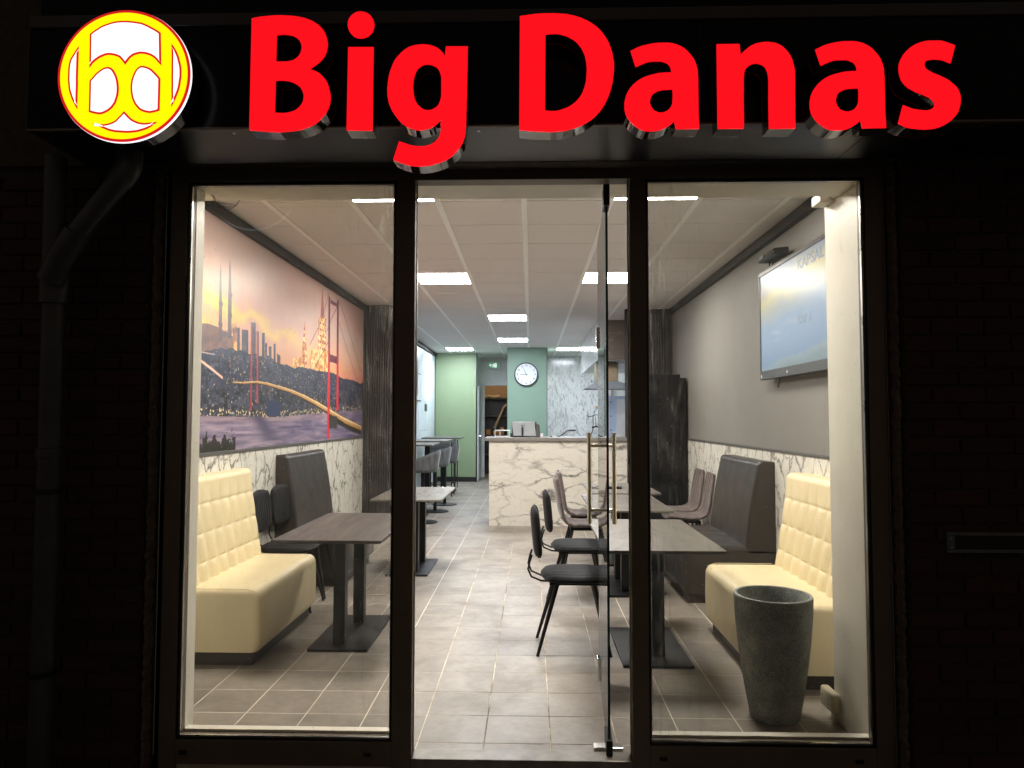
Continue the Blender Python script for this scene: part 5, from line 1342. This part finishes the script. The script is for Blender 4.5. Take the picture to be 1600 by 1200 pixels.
# open glass door
t = thing('glass_door', 'frameless glass door swung open into the shop at the right of the doorway', 'door', (.338, 3.135, 0))
ang = math.atan2(.052, 1)
t.rotation_euler = (0, 0, -ang)
MB().box(-.005, .0, .03, .005, .86, 2.455).build('glass_pane', M['door_glass'], t)
MB().box(-.0052, -.0030, .03, .0052, -.0002, 2.455).build('pane_edge', M['glass_edge'], t)
MB().box(-.0052, .8602, .03, .0052, .8625, 2.455).build('pane_edge', M['glass_edge'], t)
for sx in (-1, 1):
    hb = MB().tube([(sx * .064, .56, .915), (sx * .064, .56, 1.385)], .0115, 18).build('handle_bar', M['steel'], t, smooth=True)
    for z in (.985, 1.318): MB().tube([(sx * .0055, .56, z), (sx * .064, .56, z)], .0085, 12).build('stand_off', M['steel'], hb, smooth=True)
MB().box(-.014, -.02, .0105, .014, .13, .075).bevel(.002, 1).build('pivot_fitting', M['black_metal'], t)
MB().box(-.014, -.02, 2.41, .014, .10, 2.505).bevel(.002, 1).build('pivot_fitting', M['black_metal'], t)
for z in (.09, 1.91): 
    lk = MB().box(-.016, .79, z - .06, .016, .865, z + .06).bevel(.003, 2).build('lock_case', M['chrome'], t)
    MB().box(-.010, .866, z - .03, .010, .869, z + .03).build('bolt_plate', M['black_metal'], lk)
o = tag(MB().box(-.07, 0, .0, .06, .05, .02).bevel(.004, 2).build('floor_spring_cover', M['alu'], None, loc=(.345, 3.172, .0015)), 'small bright cover plate on the floor at the door pivot', 'cover plate')

# ------------------------------------------------------------------ brick walls either side
def brick_wall(x0, x1, lab, flip):
    t = thing('brick_wall', lab, 'wall', (x0, 3.0, 0))
    L = x1 - x0
    MB().box(.0 - (0 if flip else .026), .075, -.12, L + (.026 if flip else 0), .0995, 2.56).build('filler_backing', M['brick_back'], t)
    MB().box(.0, .012, -.12, L, .0745, 2.56).build('mortar_bed', M['brick_back'], t)
    me = {}
    def bm_(l):
        k = round(l, 3)
        if k not in me: me[k] = MB().box(-l / 2, 0, 0, l / 2, .03, .0605).bevel(.004, 2).mesh('brick', M['brick'])
        return me[k]
    z = -.115; r = 0
    while z < 2.50:
        off = (.0, .11)[r % 2]
        x = L + off if flip else -off
        bl = .21
        if flip:
            while x > 0:
                a, b_ = max(0, x - bl), min(L, x)
                if b_ - a > .03: 
                    o = link('brick', bm_(b_ - a), t, ((a + b_) / 2, random.uniform(-.0025, .0025), z)); o.rotation_euler = (0, random.uniform(-.004, .004), random.uniform(-.004, .004))
                x -= bl + .011
        else:
            while x < L:
                a, b_ = max(0, x), min(L, x + bl)
                if b_ - a > .03:
                    o = link('brick', bm_(b_ - a), t, ((a + b_) / 2, random.uniform(-.0025, .0025), z)); o.rotation_euler = (0, random.uniform(-.004, .004), random.uniform(-.004, .004))
                x += bl + .011
        z += .0715; r += 1
    # crumbly filler beside the frame
    xs_ = L + .001 if flip else -.001
    s = 1 if flip else -1
    random.seed(5 + flip)
    prof = []
    mb = MB()
    n = 170
    pr_ = [(.0285 + .002 * math.sin(q * .9) + random.uniform(-.004, .004), random.uniform(-.008, .008)) for q in range(n + 1)]
    def f(u, v):
        q = int(round(v * n)); w_, dy = pr_[q]
        return Vector((xs_ + s * (u * w_), .045 + dy - .02 * math.sin(PI * u) + (.02 if u > .99 or u < .01 else 0), -.11 + 2.66 * v))
    mb.grid(f, 5, n).build('mortar_filler', M['mortar'], t, smooth=False)
    return t
brick_wall(-2.55, -1.668, 'dark red brick wall left of the shopfront with the downpipe in front', True)
brick_wall(1.572, 2.47, 'dark red brick wall right of the shopfront with the letter plate in it', False)
struct('neighbour_wall', MB().box(-9, 2.99, -.12, -2.551, 3.10, 4.4), M['brick_back'])
struct('neighbour_wall', MB().box(2.471, 2.99, -.12, 9, 3.10, 4.4), M['brick_back'])
struct('upper_wall', MB().box(-2.55, 2.99, 2.5605, 2.47, 3.10, 4.4), M['brick_back'])

t = thing('letter_plate', 'horizontal metal letter plate set in the brick wall on the right', 'letter box', (1.90, 2.995, .95))
f = MB()
f.box(-.186, -.012, .028, .186, .008, .042); f.box(-.186, -.012, -.042, .186, .008, -.028)
f.box(-.186, -.012, -.0279, -.155, .008, .0279); f.box(.155, -.012, -.0279, .186, .008, .0279)
f.bevel(.002, 1).build('frame', plain('dull_zinc', (.16, .165, .17), .4, .4, .2, 30, .1), t)
MB().box(-.1549, .001, -.0279, .1549, .006, .0279).build('flap', M['black_plastic'], t)
for x in (-.17, .17):
    for z in (-.018, .018): MB().tube([(x, -.0145, z), (x, -.012, z)], .004, 8).build('screw', M['alu'], t)

# downpipe
t = thing('downpipe', 'grey plastic rain downpipe with a slanting branch left of the shopfront', 'downpipe', (-1.975, 2.86, 0))
MB().tube([(0, 0, -.118), (0, 0, 1.30)], .045, 24).build('lower_pipe', M['pipe'], t, smooth=True)
MB().tube([(0, 0, 1.30), (0, 0, 1.335)], .052, 24).build('socket_collar', M['pipe'], t, smooth=True)
MB().tube([(-.002, 0, 1.336), (-.004, 0, 1.93)], .043, 24).build('middle_pipe', M['pipe'], t, smooth=True)
MB().tube([(-.004, 0, 1.931), (-.004, 0, 2.06)], .054, 24).build('branch_socket', M['pipe'], t, smooth=True)
MB().tube([(-.01, 0, 2.061), (-.015, 0, 2.55)], .042, 24).build('upper_pipe', M['pipe'], t, smooth=True)
MB().tube([(.0, -.03, 2.02), (.05, -.04, 2.12), (.12, -.045, 2.215)], .052, 24).build('branch_elbow', M['pipe'], t, smooth=True)
MB().tube([(.12, -.045, 2.216), (.29, -.05, 2.43)], .043, 24).build('slanting_pipe', M['pipe'], t, smooth=True)
MB().tube([(.285, -.05, 2.425), (.315, -.05, 2.466), (.328, -.05, 2.50), (.328, -.05, 2.558)], .050, 24).build('top_elbow', M['pipe'], t, smooth=True)
for z in (.42, 1.15): MB().tube([(.0, .0, z), (.0, .0, z + .02)], .053, 24).build('pipe_clip', M['black_metal'], t, smooth=True)

# ------------------------------------------------------------------ fascia box over the shopfront
t = thing('fascia_box', 'long black fascia box over the shopfront that carries the sign letters', 'fascia')
FZ = 2.562
for a, b_ in ((-1.93, -.66), (-.657, .62), (.623, 1.90), (1.903, 2.9)):
    MB().box(a, 2.605, FZ + .0005, b_, 2.615, 2.955).bevel(.0015, 1).build('front_panel', M['fascia'], t)
MB().box(-1.93, 2.60, FZ - .006, 2.9, 2.62, FZ).build('lower_edge', M['frame'], t)
for a, b_ in ((-1.93, -.345), (-.342, 1.30), (1.303, 2.9)):
    MB().box(a, 2.621, FZ, b_, 2.985, FZ + .008).bevel(.001, 1).build('soffit_panel', M['soffit'], t)
MB().box(-1.93, 2.5975, 2.956, 2.9, 2.99, 3.006).bevel(.004, 2).build('upper_edge', M['soffit'], t)
MB().box(-1.935, 2.605, FZ, -1.9305, 2.985, 2.955).build('end_panel', M['soffit'], t)
MB().box(-1.93, 2.66, 3.0065, 2.9, 2.70, 4.2).build('upper_panel', M['fascia'], t)
for x in (-1.15, -.2, .9, 1.7): MB().tube([(x, 2.66, FZ - .0015), (x, 2.66, FZ + .001)], .006, 8).build('screw', M['alu'], t)
o = tag(MB().tube([(-.303, 2.64, FZ - .001), (-.300, 2.75, FZ - .02), (-.302, 2.86, FZ - .003)], .0022, 6).build('cable', M['black_plastic'], None, smooth=True), 'short thin black cable sagging under the soffit below the D', 'cable')

# ------------------------------------------------------------------ sign letters
def inside(pt, loop):
    x, z = pt; c = False; n = len(loop)
    for i in range(n):
        x1, z1 = loop[i]; x2, z2 = loop[(i + 1) % n]
        if (z1 > z) != (z2 > z) and x < (x2 - x1) * (z - z1) / (z2 - z1) + x1: c = not c
    return c
def area(loop): return sum(a[0] * b[1] - b[0] * a[1] for a, b in zip(loop, loop[1:] + loop[:1])) / 2
def face_mesh(loops, y0, y1, name, mat, parent):
    """flat plate with holes: scanline free, via the curve fill"""
    cu = bpy.data.curves.new('c', 'CURVE'); cu.dimensions = '2D'; cu.fill_mode = 'BOTH'
    for lp in loops:
        sp = cu.splines.new('POLY'); sp.points.add(len(lp) - 1); sp.use_cyclic_u = True
        for p, (x, z) in zip(sp.points, lp): p.co = (x, z, 0, 1)
    cu.extrude = abs(y1 - y0) / 2
    ob = bpy.data.objects.new('c', cu); C.objects.link(ob)
    dg = bpy.context.evaluated_depsgraph_get(); dg.update()
    me = bpy.data.meshes.new_from_object(ob.evaluated_get(dg)); bpy.data.objects.remove(ob); bpy.data.curves.remove(cu)
    me.transform(Matrix(((1, 0, 0, 0), (0, 0, 1, (y0 + y1) / 2), (0, 1, 0, 0), (0, 0, 0, 1)))); me.flip_normals(); me.update()
    me.materials.clear(); me.materials.append(mat)
    return link(name, me, parent)
def returns(loops, y0, y1, name, mat, parent, off=.0035):
    mb = MB()
    for lp in loops:
        n = len(lp)
        a = [mb.bm.verts.new((x, y0, z)) for x, z in lp]; b_ = [mb.bm.verts.new((x, y1, z)) for x, z in lp]
        for i in range(n): mb.bm.faces.new((a[i], a[(i + 1) % n], b_[(i + 1) % n], b_[i]))
    return mb.build(name, mat, parent, smooth=True, ang=.5)
def letter(ch, dx=0.0, dz=0.0, lab=''):
    L = [[(x / 1000 + dx, z / 1000 + dz) for x, z in lp] for lp in GLYPH[ch]]
    cx = sum(p[0] for p in L[0]) / len(L[0]); zb = min(p[1] for p in L[0])
    t = thing('sign_letter', lab, 'sign letter', (cx, 2.5, zb), 0, 'lit red letters of the shop sign')
    L = [[(x - cx, z - zb) for x, z in lp] for lp in L]
    face_mesh(L, .0, .006, 'lit_face', M['red_face'], t)
    returns(L, .0065, .074, 'side_return', M['letter_side'], t)
    face_mesh(L, .0745, .078, 'back_plate', M['letter_side'], t)
    for px in (-.02,): MB().tube([(L[0][0][0] * .3, .0785, .12), (L[0][0][0] * .3, .104, .12)], .006, 8).build('fixing_stud', M['black_metal'], t)
    return t
letter('B', lab='lit red capital letter B, first letter of the shop sign')
letter('i', lab='lit red letter i with a round dot between the B and the g')
letter('g', lab='lit red letter g with its tail hanging below the fascia')
letter('D', lab='lit red capital letter D in the middle of the shop sign')
letter('a', lab='lit red letter a directly after the capital D')
letter('n', lab='lit red letter n between the two letters a')
letter('a', dx=.6604, dz=-.0032, lab='lit red letter a between the n and the s')
letter('s', lab='lit red letter s at the right end of the shop sign')

t = thing('round_logo_sign', 'round lit yellow and white logo sign with joined letters bd left of the B', 'logo sign', (-1.496, 2.5, 2.716))
def disc(r0, r1, y0, y1, nm, mat):
    mb = MB().lathe([(0, -y0), (r1, -y0), (r1, -y1), (0, -y1)] if r0 == 0 else [(r0, -y0), (r1, -y0), (r1, -y1), (r0, -y1)], 96)
    for vv in mb.bm.verts: vv.co = Vector((vv.co.x, -vv.co.z, vv.co.y))
    return mb.build(nm, mat, t, smooth=True, ang=.5)
disc(0, .2485, .004, .014, 'acrylic_rim', M['white_face'])
disc(0, .2475, .001, .0035, 'red_ring', M['red_line'])
disc(0, .2372, -.001, .0005, 'yellow_face', M['yellow_face'])
disc(0, .2440, .0145, .078, 'drum', M['letter_side'])
def inset(lp, d):
    n = len(lp); out = []
    s = 1 if area(lp) > 0 else -1
    for i in range(n):
        p0, p1, p2 = Vector(lp[i - 1]), Vector(lp[i]), Vector(lp[(i + 1) % n])
        e1, e2 = (p1 - p0).normalized(), (p2 - p1).normalized()
        n1 = Vector((-e1.y, e1.x)) * s; n2 = Vector((-e2.y, e2.x)) * s
        m_ = n1 + n2
        k = d * 2 / max(.35, m_.dot(m_))
        out.append(tuple(p1 + m_ * k))
    return out
for lp in GLYPH['cells']:
    q = [(x / 1000 + 1.4963, z / 1000 - 2.7164) for x, z in lp]
    # drop near-coincident points so the inset stays clean
    q2 = [q[0]]
    for p in q[1:]:
        if (Vector(p) - Vector(q2[-1])).length > .004: q2.append(p)
    if (Vector(q2[0]) - Vector(q2[-1])).length < .004: q2.pop()
    r_ = face_mesh([q2], -.0030, -.0012, 'red_outline', M['red_line'], t)
    face_mesh([inset(q2, .0078)], -.0050, -.0032, 'white_field', M['white_face'], t)
MB().tube([(.0, .0785, .0), (.0, .104, .0)], .03, 12).build('fixing_stud', M['black_metal'], t)
